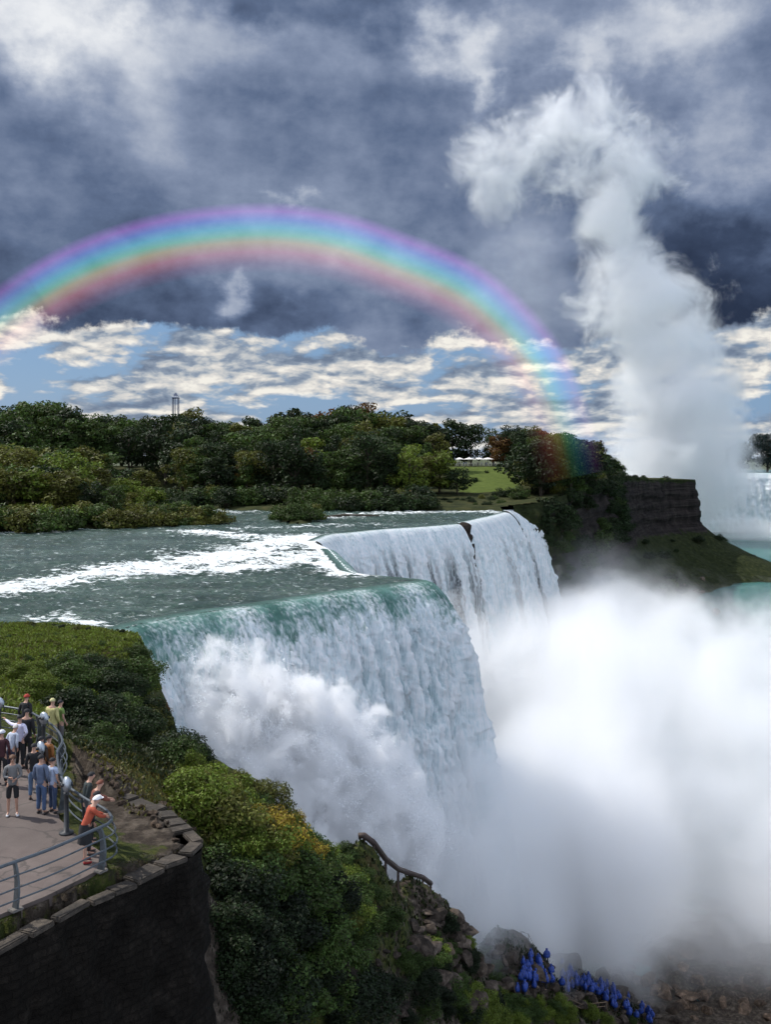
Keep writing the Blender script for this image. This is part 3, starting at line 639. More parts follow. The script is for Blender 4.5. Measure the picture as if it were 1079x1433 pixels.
def leaf_cloud(lobes, n, size, rng, flat=.25, asp=.6, inner=.25):
    w = np.array([r[0]*r[1]+r[1]*r[2]+r[0]*r[2] for c, r in lobes]); w = w/w.sum()
    idx = rng.choice(len(lobes), n, p=w)
    d = rng.normal(size=(n, 3)); d /= np.linalg.norm(d, axis=1)[:, None]
    cc = np.array([l[0] for l in lobes])[idx]; rr = np.array([l[1] for l in lobes])[idx]
    rad = 1-np.abs(rng.normal(size=n))*inner; rad = np.clip(rad, .25, 1.0)+rng.normal(size=n)*.05
    # bumpy lobes
    rad *= 1+.22*pn(d[:, 0]*2.3+idx, d[:, 1]*2.3, d[:, 2]*2.3)
    P = cc+d*rr*rad[:, None]
    nrm = d+rng.normal(size=(n, 3))*.65; nrm[:, 2] += flat; nrm /= np.linalg.norm(nrm, axis=1)[:, None]
    a = np.cross(nrm, rng.normal(size=(n, 3))); a /= np.linalg.norm(a, axis=1)[:, None]; b = np.cross(nrm, a)
    s = size*rng.uniform(.6, 1.35, size=n)[:, None]
    V = np.stack([P-a*s, P-b*s*asp+nrm*s*.15, P+a*s, P+b*s*asp+nrm*s*.15], 1).reshape(-1, 3)
    return V, np.arange(n*4).reshape(n, 4)
def make_tree(name, seed, n=2600, shape='round', leaf=.028):
    rng = np.random.RandomState(seed); root = empty(name, (0, 0, -500))
    lobes = []; ends = []
    if shape == 'round': W0, base = .37, .20
    elif shape == 'wide': W0, base = .46, .20
    else: W0, base = .20, .12
    nl = 23
    for i in range(nl):
        zf = rng.uniform(base, .90); env = W0*math.sin(math.pi*min(1, max(.12, (zf-base*.5)/(1.06-base*.5))))**.6 if shape != 'cone' else W0*(1.08-zf)*1.3
        an = i*2.4+rng.uniform(-.5, .5); r = env*rng.uniform(.35, .95); rl = rng.uniform(.065, .14)*(1.15 if shape == 'wide' else 1)
        c = (math.cos(an)*r, math.sin(an)*r, zf); lobes.append((c, (rl*1.15, rl*1.15, rl*.85))); ends.append(c)
    lobes.append(((0, 0, .88), (.10, .10, .10))); lobes.append(((0, 0, .6), (W0*.6, W0*.6, .2)))
    V, Fc = leaf_cloud(lobes, n, leaf, rng)
    c = mesh_np('crown', V, Fc, m_leaf, root, smooth=False)
    bm = bmesh.new(); bm_tube(bm, [(0, 0, -.03), (.006, .004, .15), (-.005, .008, .4), (0, 0, .75)], [.026, .02, .015, .006], 7)
    for e in ends[::2]: bm_tube(bm, [(0, 0, max(.12, e[2]-.25)), (e[0]*.5, e[1]*.5, e[2]-.1), e], [.010, .007, .003], 5)
    bm_obj('trunk', bm, m_bark, root, True)
    return root
def make_bush(name, seed, n=1800, leaf=.05, w=.62, twigs=True, nl=12, cname='foliage'):
    rng = np.random.RandomState(seed); root = empty(name, (0, 0, -500)); lobes = []
    for i in range(nl):
        an = i*2.4; r = w*rng.uniform(.1, .75); zf = rng.uniform(.25, .78)*(1-.35*r/w); rl = rng.uniform(.16, .30)
        lobes.append(((math.cos(an)*r, math.sin(an)*r, zf), (rl, rl, rl*.8)))
    lobes.append(((0, 0, .25), (w*.8, w*.8, .28)))
    V, Fc = leaf_cloud(lobes, n, leaf, rng, inner=.3); V[:, 2] = np.maximum(V[:, 2], -.08)
    mesh_np(cname, V, Fc, m_leaf, root, smooth=False)
    bm = bmesh.new()
    for l in lobes[:7]: bm_tube(bm, [(0, 0, -.1), (l[0][0]*.5, l[0][1]*.5, l[0][2]*.6), l[0]], [.022, .014, .006], 5)
    bm_obj('stem', bm, m_bark, root, True)
    return root
TREES = [make_tree('broadleaf_tree', 11), make_tree('broadleaf_tree', 12), make_tree('broadleaf_tree', 13, shape='wide', leaf=.022, n=3400), make_tree('broadleaf_tree', 14, shape='wide'), make_tree('broadleaf_tree', 15, leaf=.021, n=3200), make_tree('conifer_tree', 16, shape='cone', leaf=.022)]
SHRUB = [make_bush('shrub', 21, 1500, .05), make_bush('shrub', 22, 1500, .05), make_bush('shrub', 23, 1700, .045, .8)]
NEARB = [make_bush('bush', 31, 6500, .032, .62, nl=18), make_bush('bush', 32, 6500, .03, .7, nl=20), make_bush('bush', 33, 7000, .028, .85, nl=22)]
PROTOS = set(TREES+SHRUB+NEARB); USED = set()
def plant(proto, x, y, z, s, color, label, cat, group, wide=1.0, rnd=random):
    if proto in USED: o = copy_tree(proto)
    else: o = proto; USED.add(o)
    o.location = (x, y, z); o.rotation_euler = (0, 0, rnd.uniform(0, 6.28)); o.scale = (s*wide, s*wide, s)
    tag(o, label, cat, group)
    v = 1+rnd.uniform(-.22, .22)
    for c in o.children: c.color = (color[0]*v, color[1]*v, color[2]*v, 1)
    return o
DG = (.026, .045, .013); MG = (.060, .098, .020); OL = (.125, .130, .024); YG = (.15, .20, .026); RU = (.15, .075, .020); YE = (.30, .22, .03)
CN = {DG: 'dark green', MG: 'mid green', OL: 'olive green', YG: 'yellow-green', RU: 'rust-red', YE: 'golden yellow'}
R = random.Random(5)
SKY = [(-60, 562), (0, 562), (50, 554), (90, 566), (150, 578), (200, 582), (245, 576), (270, 571), (300, 582), (345, 583), (400, 573), (450, 566), (500, 561), (530, 562), (570, 582), (620, 583), (660, 586), (700, 594), (725, 588), (750, 594), (790, 606), (830, 616), (860, 642), (885, 672)]
def skyv(u): return float(np.interp(u, [a for a, b in SKY], [b for a, b in SKY]))
def pick(ws):
    r = R.random()*sum(w for _, w in ws)
    for c, w in ws:
        r -= w
        if r <= 0: return c
    return ws[-1][0]
def zone(u):
    for lim, z in ((110, 'at the left end of the wooded island'), (215, 'left of the observation tower'), (300, 'under the observation tower'), (420, 'between tower and mid island'), (540, 'on the highest part of the wood'), (640, 'just left of the lawn'), (745, 'behind the open lawn'), (2000, 'on the cliff top right of the lawn')):
        if u < lim: return z
for ri, (Y, du) in enumerate(((291, 30), (302, 30), (316, 28), (334, 27), (356, 26), (384, 25), (415, 24))):
    u = -40+R.uniform(0, 20)
    while u < 885:
        x = (u-HU)/F*Y; uu = u; u += du*R.uniform(.75, 1.25); y = Y+R.uniform(-5, 5)
        if in_poly(x, y, [(16, 297), (21, 292), (40, 292), (43, 312), (50, 384), (52, 400), (19, 400)]) or (Y < 330 and 600 < uu < 760): continue
        if not in_poly(x, y, main_poly) or seg_dist(np.array(x), np.array(y), SHORE) < 4 or seg_dist(np.array(x), np.array(y), [tuple(q) for q in Pc[::2]]) < 2: continue
        if Y == 291 and not (235 < uu < 600): continue
        z = float(isl_h(x, y)); cap = CZ+(HV-skyv(uu))/F*y-z
        frac = {0: .58, 1: .62, 2: .72, 3: .80, 4: .9, 5: .96, 6: 1.0}[ri]
        h = cap*frac*R.uniform(.86, 1.05) if ri > 2 else min(cap*.86, R.uniform(12.5, 19) if uu < 640 else R.uniform(8, 12))
        if uu > 740: h = min(cap, max(5, cap*R.uniform(.75, 1.03)))
        h = min(h, 30)
        if h < 4: continue
        col = pick([(DG, 4), (MG, 5), (OL, 2.5), (YG, 1.0), (RU, .10)]) if ri < 3 else pick([(DG, 5), (MG, 4), (OL, 1.5), (RU, .06)])
        pr = R.choice(TREES[:5]) if R.random() < .93 else TREES[5]
        lab = '%s %s %s' % (CN[col], 'conifer' if pr is TREES[5] else 'broadleaf tree', zone(uu))
        plant(pr, x, y, z-.2, h, col, lab, 'tree', lab.replace(' tree', ' trees').replace('conifer', 'conifers'), wide=R.uniform(.95, 1.25)*(1.15 if h < 14 else .95), rnd=R)
# named trees that stand out
for (u, v, Y, h, col, lab, k) in ((755, 640, 384, 15, RU, 'rust-red autumn tree on the skyline right of the lawn', 0), (722, 640, 380, 16.5, DG, 'dark round tree poking up just behind the right end of the lawn', 4), (700, 640, 378, 12.5, RU, 'short orange-tinged tree at the back of the lawn', 0), (840, 640, 420, 13, (.07, .03, .04), 'purplish tree on the cliff top at the right end of the wood', 5),
                                  (615, 640, 302, 13.5, YG, 'bright green tree at the left edge of the lawn', 0), (590, 640, 300, 12, OL, 'olive tree beside the lawn over the bank', 2), (640, 640, 300, 8.5, DG, 'low dark tree hanging over the lawn\'s lower left corner', 3), (350, 640, 296, 14, OL, 'broad olive tree standing alone at the river bank below the tower', 2), (265, 640, 300, 16.5, OL, 'big pale green tree behind the gap in the islets', 2),
                                  (330, 640, 299, 9, RU, 'small rusty-leaved tree on the bank', 0)):
    x = (u-HU)/F*Y; plant(TREES[k], x, Y, float(isl_h(x, Y))-.2, h, col, lab, 'tree', None, wide=1.2, rnd=R)
# islet on the left
for i in range(3):
    for j in range(16):
        u = -50+j*23+R.uniform(-8, 8); v = (711, 722, 732)[i]+R.uniform(-3, 3); x, y = C(u, v)
        if not in_poly(x, y, ISLET): continue
        top = np.interp(u, [-50, 0, 60, 110, 150, 200, 235, 270, 310], [612, 612, 618, 622, 645, 655, 668, 695, 712])+(0, 10, 32)[i]+R.uniform(-3, 10)
        h = CZ+(HV-top)/F*y-.5; col = pick([(OL, 4), (YG, 2.0), (MG, 3), (DG, 1), (RU, .2)])
        if h < 3.5: continue
        lab = '%s tree on the long islet, %s row' % (CN[col], ('back', 'middle', 'front')[i])
        plant(R.choice(TREES[:5]), x, y, .4, h, col, lab, 'tree', lab.replace(' tree', ' trees'), wide=1.25, rnd=R)
for (u0, v0, u1, v1, n, hs, cols, lab, grp) in ((-30, 747, 130, 742, 22, (3.5, 6), [(MG, 4), (OL, 2), (YG, 1)], '%s waterside shrub on the long islet, left half', 'waterside shrubs on the left half of the long islet'),
                                    (120, 741, 310, 733, 26, (2.8, 5), [(MG, 4), (OL, 3), (YG, 1)], '%s shrub at the water edge of the long islet, right half', 'waterside shrubs on the right half of the long islet'),
                                    (388, 731, 446, 731, 7, (3.5, 5.5), [(MG, 3), (OL, 2)], '%s shrub on the small rock islet in midstream', 'shrubs on the small midstream islet'),
                                    (232, 711, 600, 716, 60, (3.5, 7), [(DG, 4), (MG, 4), (OL, 1)], '%s shrub along the main island bank', 'shrubs along the main island bank'),
                                    (590, 713, 700, 711, 18, (1.0, 2.0), [(DG, 3), (MG, 2), (OL, 1)], '%s low shrub beside the falls\' far bank', 'low shrubs on the far bank by the falls')):
    for i in range(n):
        f = (i+.5)/n; u = u0+(u1-u0)*f+R.uniform(-4, 4); v = v0+(v1-v0)*f+R.uniform(-4, 1.5); x, y = C(u, v); col = pick(cols)
        plant(R.choice(SHRUB), x, y, max(.1, float(isl_h(x, y)))-.3, R.uniform(*hs), col, lab % CN[col], 'shrub', grp, wide=R.uniform(1.0, 1.5), rnd=R)
for i in range(40):   # slope right of the lawn
    x = R.uniform(34, 76); y = R.uniform(282, 372)
    if not in_poly(x, y, main_poly) or in_poly(x, y, [(16, 300), (40, 300), (45, 330), (46, 372), (19, 372)]): continue
    col = pick([(MG, 3), (YG, 2), (OL, 2), (DG, 2)])
    plant(R.choice(SHRUB), x, y, float(isl_h(x, y))-.2, R.uniform(2.0, 5.0), col, '%s shrub on the rough slope between lawn and cliff' % CN[col], 'shrub', 'shrubs between lawn and cliff', wide=R.uniform(1.0, 1.5), rnd=R)
for i in range(46):
    k = R.randrange(8, 112); off = R.uniform(1.5, 16); x, y = Pc[k]-Nn[k]*off
    if y > 520 or not in_poly(x, y, main_poly) or x < 30: continue
    uu, _ = HU+x/y*F, 0
    if uu < 742: continue
    z = float(isl_h(x, y)); h = min((CZ+(HV-skyv(uu))/F*y-z)*R.uniform(.7, 1.0), 17)
    if h < 3: continue
    col = pick([(DG, 6), (MG, 3), (OL, 1)])
    plant(R.choice(TREES[:5]), x, y, z-.3, h, col, '%s tree crowding the cliff edge right of the lawn' % CN[col], 'tree', CN[col]+' trees crowding the cliff edge', wide=R.uniform(1.1, 1.5), rnd=R)
for i in range(70):
    k = R.randrange(6, 78); dd = R.uniform(0, 1); x, y = Pc[k]+Nn[k]*(dd*4.0); z = float(np.interp(y, [262, 275, 330, 420, 500], [1.0, 2.5, 5.0, 5.0, 3.6]))-dd*22
    plant(R.choice(SHRUB), x, y, z-1, R.uniform(2.5, 5.5), pick([(DG, 5), (MG, 1)]), 'dark shrub hanging on the overgrown left part of the island cliff', 'shrub', 'shrubs on the overgrown part of the cliff', rnd=R, wide=1.3)
for (x, y, h) in ((30, 330, 1.6), (36, 352, 1.4), (27, 318, 1.0), (43, 345, 1.5)):
    plant(R.choice(SHRUB), x, y, float(isl_h(x, y))-.1, h, DG, 'small dark bush dotted on the open lawn', 'shrub', 'bushes dotted on the lawn', rnd=R)
for i in range(60):   # on the cliff face and scree
    k = R.randrange(6, len(Pc)-40); dd = R.uniform(0, 3) if R.random() < .5 else R.uniform(8, 26)
    x, y = Pc[k]+Nn[k]*dd; q_ = 0 if dd < 4 else 1
    z = float(np.interp(y, [262, 275, 330, 420, 500, 560, 592], [1.0, 2.5, 5.0, 5.0, 3.6, 1.6, .6]))-(R.uniform(0, 12) if dd < 4 and y < 420 else (0 if dd < 4 else 27+dd*.5))
    if dd < 4 and y > 420: x, y = Pc[k]-Nn[k]*1.5; z += .2
    h = R.uniform(3, 7) if y < 420 else R.uniform(1.2, 3.2)
    if dd > 4: h = R.uniform(2, 5)
    plant(R.choice(SHRUB), x, y, z-1, h, pick([(DG, 5), (MG, 2)]), 'dark shrub clinging to the island cliff' if dd < 4 else 'dark shrub on the scree under the island cliff', 'shrub', 'shrubs on the island cliff' if dd < 4 else 'shrubs on the scree', rnd=R, wide=1.4)
for i in range(9):    # far shore right, seen through the spray; its bluish haze put into the leaf colour
    x = 338+i*13; y = 960+R.uniform(-15, 25); col = (.02, .034, .03)
    plant(TREES[i % 5], x, y, -1, R.uniform(34, 44)*(.66+.4*min(1, i/2)), col, 'haze-tinted distant tree behind the far falls', 'tree', 'distant trees behind the far falls', wide=1.3, rnd=R)
# ------------------------------------------------------------------ near bank: plants, stones
def hit(u, v, y0=20.0, y1=150.0, n=700):
    Y = np.linspace(y0, y1, n); x = (u-HU)/F*Y; z = CZ-(v-HV)/F*Y; h = near_h(x, Y)
    i = np.argmax(h >= z)
    return (float(x[i]), float(Y[i]), float(h[i])) if h[i] >= z[i] else None
def bushes(n, region, hs, cols, label, group, pr=NEARB, cat='bush', wide=(1.0, 1.35), sink=.25, y0=20.0):
    k = 0; tries = 0
    while k < n and tries < n*12:
        tries += 1
        u = R.uniform(min(a for a, b in region), max(a for a, b in region)); v = R.uniform(min(b for a, b in region), max(b for a, b in region))
        if not in_poly(np.array(u), np.array(v), region): continue
        q = hit(u, v, y0)
        if q is None: continue
        s = R.uniform(*hs); col = pick(cols)
        plant(R.choice(pr), q[0], q[1], q[2]-sink*s, s, col, label.replace('%s', CN.get(col, 'shade-darkened green')), cat, group, wide=R.uniform(*wide), rnd=R); k += 1
bushes(26, [(95, 940), (195, 905), (225, 960), (215, 1020), (150, 1045), (95, 1000)], (1.1, 2.4), [(DG, 6), (MG, 3)], '%s bush in the shaded hollow below the grass hill', 'bushes in the shaded hollow')
bushes(12, [(0, 935), (90, 930), (130, 985), (60, 985), (0, 960)], (.7, 1.4), [(MG, 2), (YG, 4)], '%s bush just beyond the railing of the terrace', 'bushes beyond the railing')
bushes(9, [(205, 1000), (238, 975), (290, 1062), (270, 1085), (215, 1060)], (1.1, 2.2), [(DG, 3), (MG, 3), (OL, 1)], '%s bush on the brink beside the spray', 'bushes on the brink')
bushes(1, [(222, 992), (226, 992), (226, 998), (222, 998)], (1.0, 1.1), [(RU, 1)], 'small rust-red bush on the brink beside the spray', 'rust-red brink bush')
bushes(1, [(271, 1088), (277, 1088), (277, 1094), (271, 1094)], (1.9, 2.0), [(YG, 1)], 'upright yellow-green bush standing against the spray', 'upright brink bush', wide=(.6, .65))
bushes(26, [(250, 1120), (300, 1110), (400, 1110), (440, 1150), (430, 1230), (330, 1230), (290, 1170)], (1.3, 2.3), [(MG, 2), (YG, 5), (OL, 2)], '%s bush on the slope crest right of the stone wall', 'bushes on the slope crest')  # mostly yellow-green: the crest's sunlit look put into the leaf colour
bushes(6, [(330, 1160), (400, 1160), (430, 1190), (410, 1215), (345, 1215)], (1.5, 2.1), [(YE, 1)], '%s-leaved bush among the green ones beside the wall', 'golden bushes beside the wall')
bushes(12, [(300, 1210), (345, 1230), (400, 1433), (325, 1433)], (.9, 1.6), [(DG, 4), (MG, 1)], '%s bush hugging the foot of the stone wall', 'bushes at the foot of the wall')
DG_, DG = DG, (.014, .024, .008)  # darker copy of the green: deep shade put into the leaf colour
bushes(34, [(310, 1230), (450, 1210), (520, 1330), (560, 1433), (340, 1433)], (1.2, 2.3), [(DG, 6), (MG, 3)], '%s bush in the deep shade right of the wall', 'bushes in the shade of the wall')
bushes(26, [(420, 1150), (480, 1190), (510, 1240), (550, 1290), (560, 1330), (450, 1300)], (1.0, 1.9), [(DG, 2), (MG, 4), (YG, 2), (OL, 2)], '%s bush on the slope above the curved pipe', 'bushes above the curved pipe')
bushes(34, [(560, 1280), (640, 1300), (720, 1360), (730, 1433), (560, 1433)], (.9, 1.9), [(DG, 4), (MG, 4), (YG, 1)], '%s bush among the rocks of the lower slope', 'bushes among the lower rocks')
bushes(40, [(640, 1380), (720, 1400), (860, 1415), (890, 1433), (640, 1433)], (.9, 1.6), [(MG, 2), (YG, 5)], '%s bush below the visitors in blue ponchos', 'bushes below the poncho crowd')
bushes(14, [(0, 880), (180, 900), (150, 925), (0, 930)], (.25, .55), [(OL, 2), (MG, 3)], '%s low weed clump on the grass hill', 'weed clumps on the grass hill', pr=SHRUB)
bushes(16, [(0, 868), (40, 868), (170, 886), (190, 892), (20, 876)], (.35, .8), [(OL, 2), (DG, 3)], '%s weed clump at the river edge of the grass hill', 'weed clumps at the river edge', pr=SHRUB)
# turf and undergrowth: too many blades to count
rng = np.random.RandomState(4)
m_turf = leaf_mat('turf_blades', .25)
def tufts(name, n, poly, size, color, label, up=1.2, dens=None, y=(20, 125)):
    u = rng.uniform(min(a for a, b in poly), max(a for a, b in poly), n*3); yy = None
    # scatter in world, keep where the sheet is seen inside the region
    X = rng.uniform(-40, 45, n*14); Y = rng.uniform(y[0], y[1], n*14)
    H = near_h(X, Y); U, V = project(X, Y, H); k = in_poly(U, V, poly) & (H > -53)
    k &= ~in_poly(X, Y, RAIL+[(-60, 5), (-60, 44)])
    X, Y, H = X[k][:n], Y[k][:n], H[k][:n]; n = len(X)
    nrm = rng.normal(size=(n, 3)); nrm[:, 2] += .2; nrm /= np.linalg.norm(nrm, axis=1)[:, None]
    a = np.cross(nrm, np.array([0, 0, 1.])); a /= np.linalg.norm(a, axis=1)[:, None]; b = np.cross(a, nrm)*np.sign(np.cross(a, nrm)[:, 2:3]+1e-9)
    s = size*(Y/45)**.5*rng.uniform(.5, 1.5, n); P = np.stack([X, Y, H-.02], 1); s = s[:, None]
    Vv = np.stack([P-a*s*.35, P+a*s*.35, P+a*s*.3+b*s*up*.8+nrm*s*.3, P-a*s*.1+b*s*up+nrm*s*.45], 1).reshape(-1, 3)
    o = mesh_np(name, Vv, np.arange(n*4).reshape(n, 4), m_turf, smooth=False); o.color = (*color, 1)
    tag(o, label, 'grass', kind='stuff')
tufts('grass', 70000, [(-60, 845), (120, 860), (200, 885), (235, 960), (150, 1000), (-60, 1000)], .11, (.145, .185, .026), 'short sunlit grass on the hill between terrace and river', y=(38, 90))
tufts('dry_grass', 14000, [(110, 1035), (300, 1090), (300, 1150), (180, 1140), (110, 1060)], .10, (.12, .105, .025), 'yellowing grass on the bank right of the railing', y=(28, 50))
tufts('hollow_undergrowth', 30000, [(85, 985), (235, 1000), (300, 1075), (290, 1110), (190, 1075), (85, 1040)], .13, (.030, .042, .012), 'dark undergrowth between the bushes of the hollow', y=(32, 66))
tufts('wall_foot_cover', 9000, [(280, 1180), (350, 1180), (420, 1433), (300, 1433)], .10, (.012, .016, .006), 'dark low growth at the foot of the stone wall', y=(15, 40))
tufts('wall_turf', 16000, [(-10, 1270), (160, 1200), (300, 1180), (310, 1200), (300, 1215), (-10, 1350)], .055, (.065, .058, .018), 'thin turf strip between the railing and the wall edge', y=(15, 34))
tufts('ground_cover', 60000, [(240, 1090), (430, 1120), (620, 1260), (800, 1350), (940, 1433), (320, 1433), (300, 1160)], .16, (.028, .038, .010), 'leafy ground cover over the steep slope', y=(26, 125))
# ------------------------------------------------------------------ stones
m_rock, t = mat('brown_rock')
p = t.coord('Object'); n1 = t.noise(p, 1.6, 7, .7); c = t.ramp(n1, [(.3, (.016, .012, .010)), (.5, (.055, .042, .032)), (.72, (.16, .125, .10))])
oi = t.n('ShaderNodeObjectInfo'); c = t.mix(1.0, c, S(t.t, oi.outputs['Color']), 'MULTIPLY')
pbr(t, c, .9, t.bump(t.noise(p, 4, 6, .7), .8, .12), Specular_IOR_Level=.2)
def make_rock(name, seed, sc=(1, 1, .7)):
    bm = bmesh.new(); bmesh.ops.create_icosphere(bm, subdivisions=3, radius=1)
    r = random.Random(seed); pl = [(Vector((r.gauss(0, 1), r.gauss(0, 1), r.gauss(0, 1))).normalized(), r.uniform(.45, .8)) for _ in range(11)]
    for v in bm.verts:
        for nn, dd in pl:
            k = v.co.dot(nn)-dd
            if k > 0: v.co -= nn*k*.92
        q = v.co.normalized(); v.co += q*.06*float(pn(v.co.x*3+seed, v.co.y*3, v.co.z*3)); v.co.x *= sc[0]; v.co.y *= sc[1]; v.co.z *= sc[2]
    return bm_obj(name, bm, m_rock)
ROCKS = [make_rock('rock', s, sc) for s, sc in ((1, (1, 1, .7)), (2, (1.2, .8, .6)), (3, (.9, 1.1, .85)), (4, (1.3, .9, .5)))]
RU_ = set()
def put_rock(k, x, y, z, s, label, cat='rock', group=None, rot=None, col=(1, 1, 1), nm=None):
    o = ROCKS[k]
    if k in RU_: o = o.copy(); COL.objects.link(o)
    RU_.add(k)
    o.location = (x, y, z); o.scale = s if isinstance(s, tuple) else (s, s, s); o.rotation_euler = rot or (R.uniform(-.3, .3), R.uniform(-.3, .3), R.uniform(0, 6.3)); o.color = (*col, 1)
    tag(o, label, cat, group); return o
def rocks(n, region, ss, label, group, sink=.2, col=(1, 1, 1), y0=20):
    k = tr_ = 0
    while k < n and tr_ < n*12:
        tr_ += 1
        u = R.uniform(min(a for a, b in region), max(a for a, b in region)); v = R.uniform(min(b for a, b in region), max(b for a, b in region))
        if not in_poly(np.array(u), np.array(v), region): continue
        q = hit(u, v, y0)
        if q is None: continue
        s = R.uniform(*ss)*R.uniform(.6, 1.0); c = R.uniform(.6, 1.35); put_rock(R.randrange(4), q[0], q[1], q[2]+s*(.35-sink), s, label, 'rock', group, col=(col[0]*c, col[1]*c, col[2]*c)); k += 1
rocks(90, [(590, 1265), (640, 1285), (740, 1345), (760, 1400), (640, 1420), (560, 1330)], (.4, 1.25), 'broken brown rock on the lower slope above the poncho crowd', 'rocks on the lower slope')
rocks(40, [(420, 1290), (600, 1300), (620, 1433), (420, 1433)], (.3, .9), 'shade-darkened rock half buried on the shaded slope', 'rocks on the shaded slope', col=(.6, .6, .6))  # rock tint lowered, the slope's shade painted into the colour
rocks(46, [(740, 1350), (860, 1385), (960, 1433), (860, 1433), (760, 1395)], (.5, 1.4), 'brown rock around the poncho walkway', 'rocks around the poncho walkway')
rocks(55, [(118, 1048), (150, 1062), (235, 1130), (290, 1175), (250, 1180), (150, 1120)], (.07, .22), 'pale flat stone on the eroded bank right of the railing', 'stones on the eroded bank', col=(1.3, 1.2, 1.1))
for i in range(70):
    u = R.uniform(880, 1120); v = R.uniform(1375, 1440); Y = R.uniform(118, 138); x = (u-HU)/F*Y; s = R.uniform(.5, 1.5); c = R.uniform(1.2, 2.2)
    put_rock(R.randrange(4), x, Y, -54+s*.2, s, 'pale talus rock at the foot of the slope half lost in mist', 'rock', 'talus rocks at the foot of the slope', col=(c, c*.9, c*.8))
for (u, v, Y, s, k, lab) in ((735, 1335, 106, (1.5, 1.5, 2.6), 0, 'dark upright boulder at the left end of the poncho crowd'), (782, 1348, 116, (3.0, 2.4, 2.2), 2, 'broad dark boulder right behind the poncho crowd'), (805, 1350, 117, (1.4, 2, 3.6), 1, 'tall slanting slab of rock behind the poncho crowd'),
                           (868, 1385, 120, (1.7, 1.5, 1.6), 0, 'dark boulder at the right end of the poncho crowd'), (945, 1412, 122, (1.6, 1.4, 1.7), 2, 'pointed boulder low on the slope right of the crowd'), (845, 1362, 124, (1.5, 1.3, 1.4), 3, 'faint boulder in the mist just beyond the crowd'),
                           (1035, 1290, 158, (6.5, 6, 13), 2, 'tall rock tower looming as a ghost in the mist'), (945, 1310, 160, (5, 5, 9), 0, 'lower rock tower faint in the mist'), (610, 1300, 85, (2.0, 1.6, 1.0), 3, 'large flat boulder under the end of the curved pipe'), (700, 1395, 96, (2.2, 1.7, 1.2), 1, 'big dark slab left of the poncho crowd')):
    x, y, z = W(u, v, Y); put_rock(k, x, y, z-s[2]*.25, s, lab, 'boulder', col=(.8, .75, .7))
x, y, z = W(202, 1163, 29.8); put_rock(1, x, y, z-.15, (.55, .5, .85), 'dark slanting boulder leaning beside the turf ledge', 'boulder', col=(.55, .5, .5), rot=(.3, .4, .5))
# ------------------------------------------------------------------ terrace, wall, railing
m_asph, t = mat('terrace_paving'); p = t.pos()
c = t.ramp(t.noise(p, 1.1, 6, .65), [(.3, (.085, .063, .056)), (.6, (.118, .092, .082)), (.8, (.145, .116, .104))]); sp = t.noise(p, 40, 3, .7)
ck = t.voro(t.vadd(p, t.noise(p, .9, 3, .6, 0, out=1)), .42, 'DISTANCE_TO_EDGE').ss(.022, .006)*.55
c = t.mix(t.noise(p, .35, 4, .6).ss(.5, .62)*.35, c, (.06, .048, .042)); c = t.mix(ck, c, (.03, .026, .022))
pbr(t, t.mix(sp.ss(.6, .75)*.4, c, (.24, .21, .19)), .85, t.bump(sp, .4, .02))
tp = RAIL+[(-14, 12), (-45, 12), (-45, 44)]
cx = [(x, y) for x, y in tp]
bm = bmesh.new()
ins_ = []
for i, (x, y) in enumerate(tp): ins_.append((x-.10 if 0 < i < len(RAIL) else x, y))
top_ = [bm.verts.new((x, y, TZ)) for x, y in ins_]; bot_ = [bm.verts.new((x, y, TZ-.3)) for x, y in ins_]
bm.faces.new(top_); n_ = len(top_)
for i in range(n_): bm.faces.new((top_[i], bot_[i], bot_[(i+1) % n_], top_[(i+1) % n_]))
bmesh.ops.triangulate(bm, faces=[f for f in bm.faces if len(f.verts) > 4]); bmesh.ops.recalc_face_normals(bm, faces=bm.faces[:])
tag(bm_obj('terrace', bm, m_asph), 'worn pinkish grey paved viewing terrace', 'paving', kind='structure')
m_wall, t = mat('dark_masonry'); p = t.pos()
n1 = t.noise(p, 1.3, 6, .7); bk = t.n('ShaderNodeTexBrick'); wp = t.sep(p)
t.l(t.xyz(wp[0]*.6+wp[1]*.8+n1*.25, wp[2]+n1*.2, 0.0), bk.inputs['Vector']); bk.inputs['Scale'].default_value = 1.3; bk.inputs['Mortar Size'].default_value = .035; bk.inputs['Mortar Smooth'].default_value = .6
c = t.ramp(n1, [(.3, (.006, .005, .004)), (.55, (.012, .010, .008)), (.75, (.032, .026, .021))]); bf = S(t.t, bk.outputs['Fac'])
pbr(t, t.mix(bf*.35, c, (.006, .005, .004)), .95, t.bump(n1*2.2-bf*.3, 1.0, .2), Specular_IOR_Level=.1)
def lin_rs(P, step):
    P = np.array(P, float); L = np.concatenate([[0], np.cumsum(np.linalg.norm(np.diff(P, axis=0), axis=1))]); s = np.arange(0, L[-1], step)
    return np.stack([np.interp(s, L, P[:, 0]), np.interp(s, L, P[:, 1])], 1)
wl = smooth1(lin_rs(WALL, .12), 3)
Tn = np.gradient(wl, axis=0); Tn /= np.linalg.norm(Tn, axis=1)[:, None]; Nw = np.stack([Tn[:, 1], -Tn[:, 0]], 1); Nw = smooth1(Nw, 5)
zr = np.linspace(0, 1, 70); Sg, Zg = np.meshgrid(np.arange(len(wl))*.12, zr)
topw = 3.42+.05*pn(Sg*.8, 3, 1)
D = .42+Zg*.75+.32*fbm(Sg*.9, Zg*6, 2, 4)*sstep(0, .05, Zg)+.08*np.sign(pn(Sg*1.6, Zg*13, 9))*sstep(0, .1, Zg)*.4
Zw = topw-.12-Zg*9.5
wroot = empty('retaining_wall', (-8.55, 21.45, -4)); tag(wroot, 'dark old stone retaining wall holding up the terrace corner', 'wall')
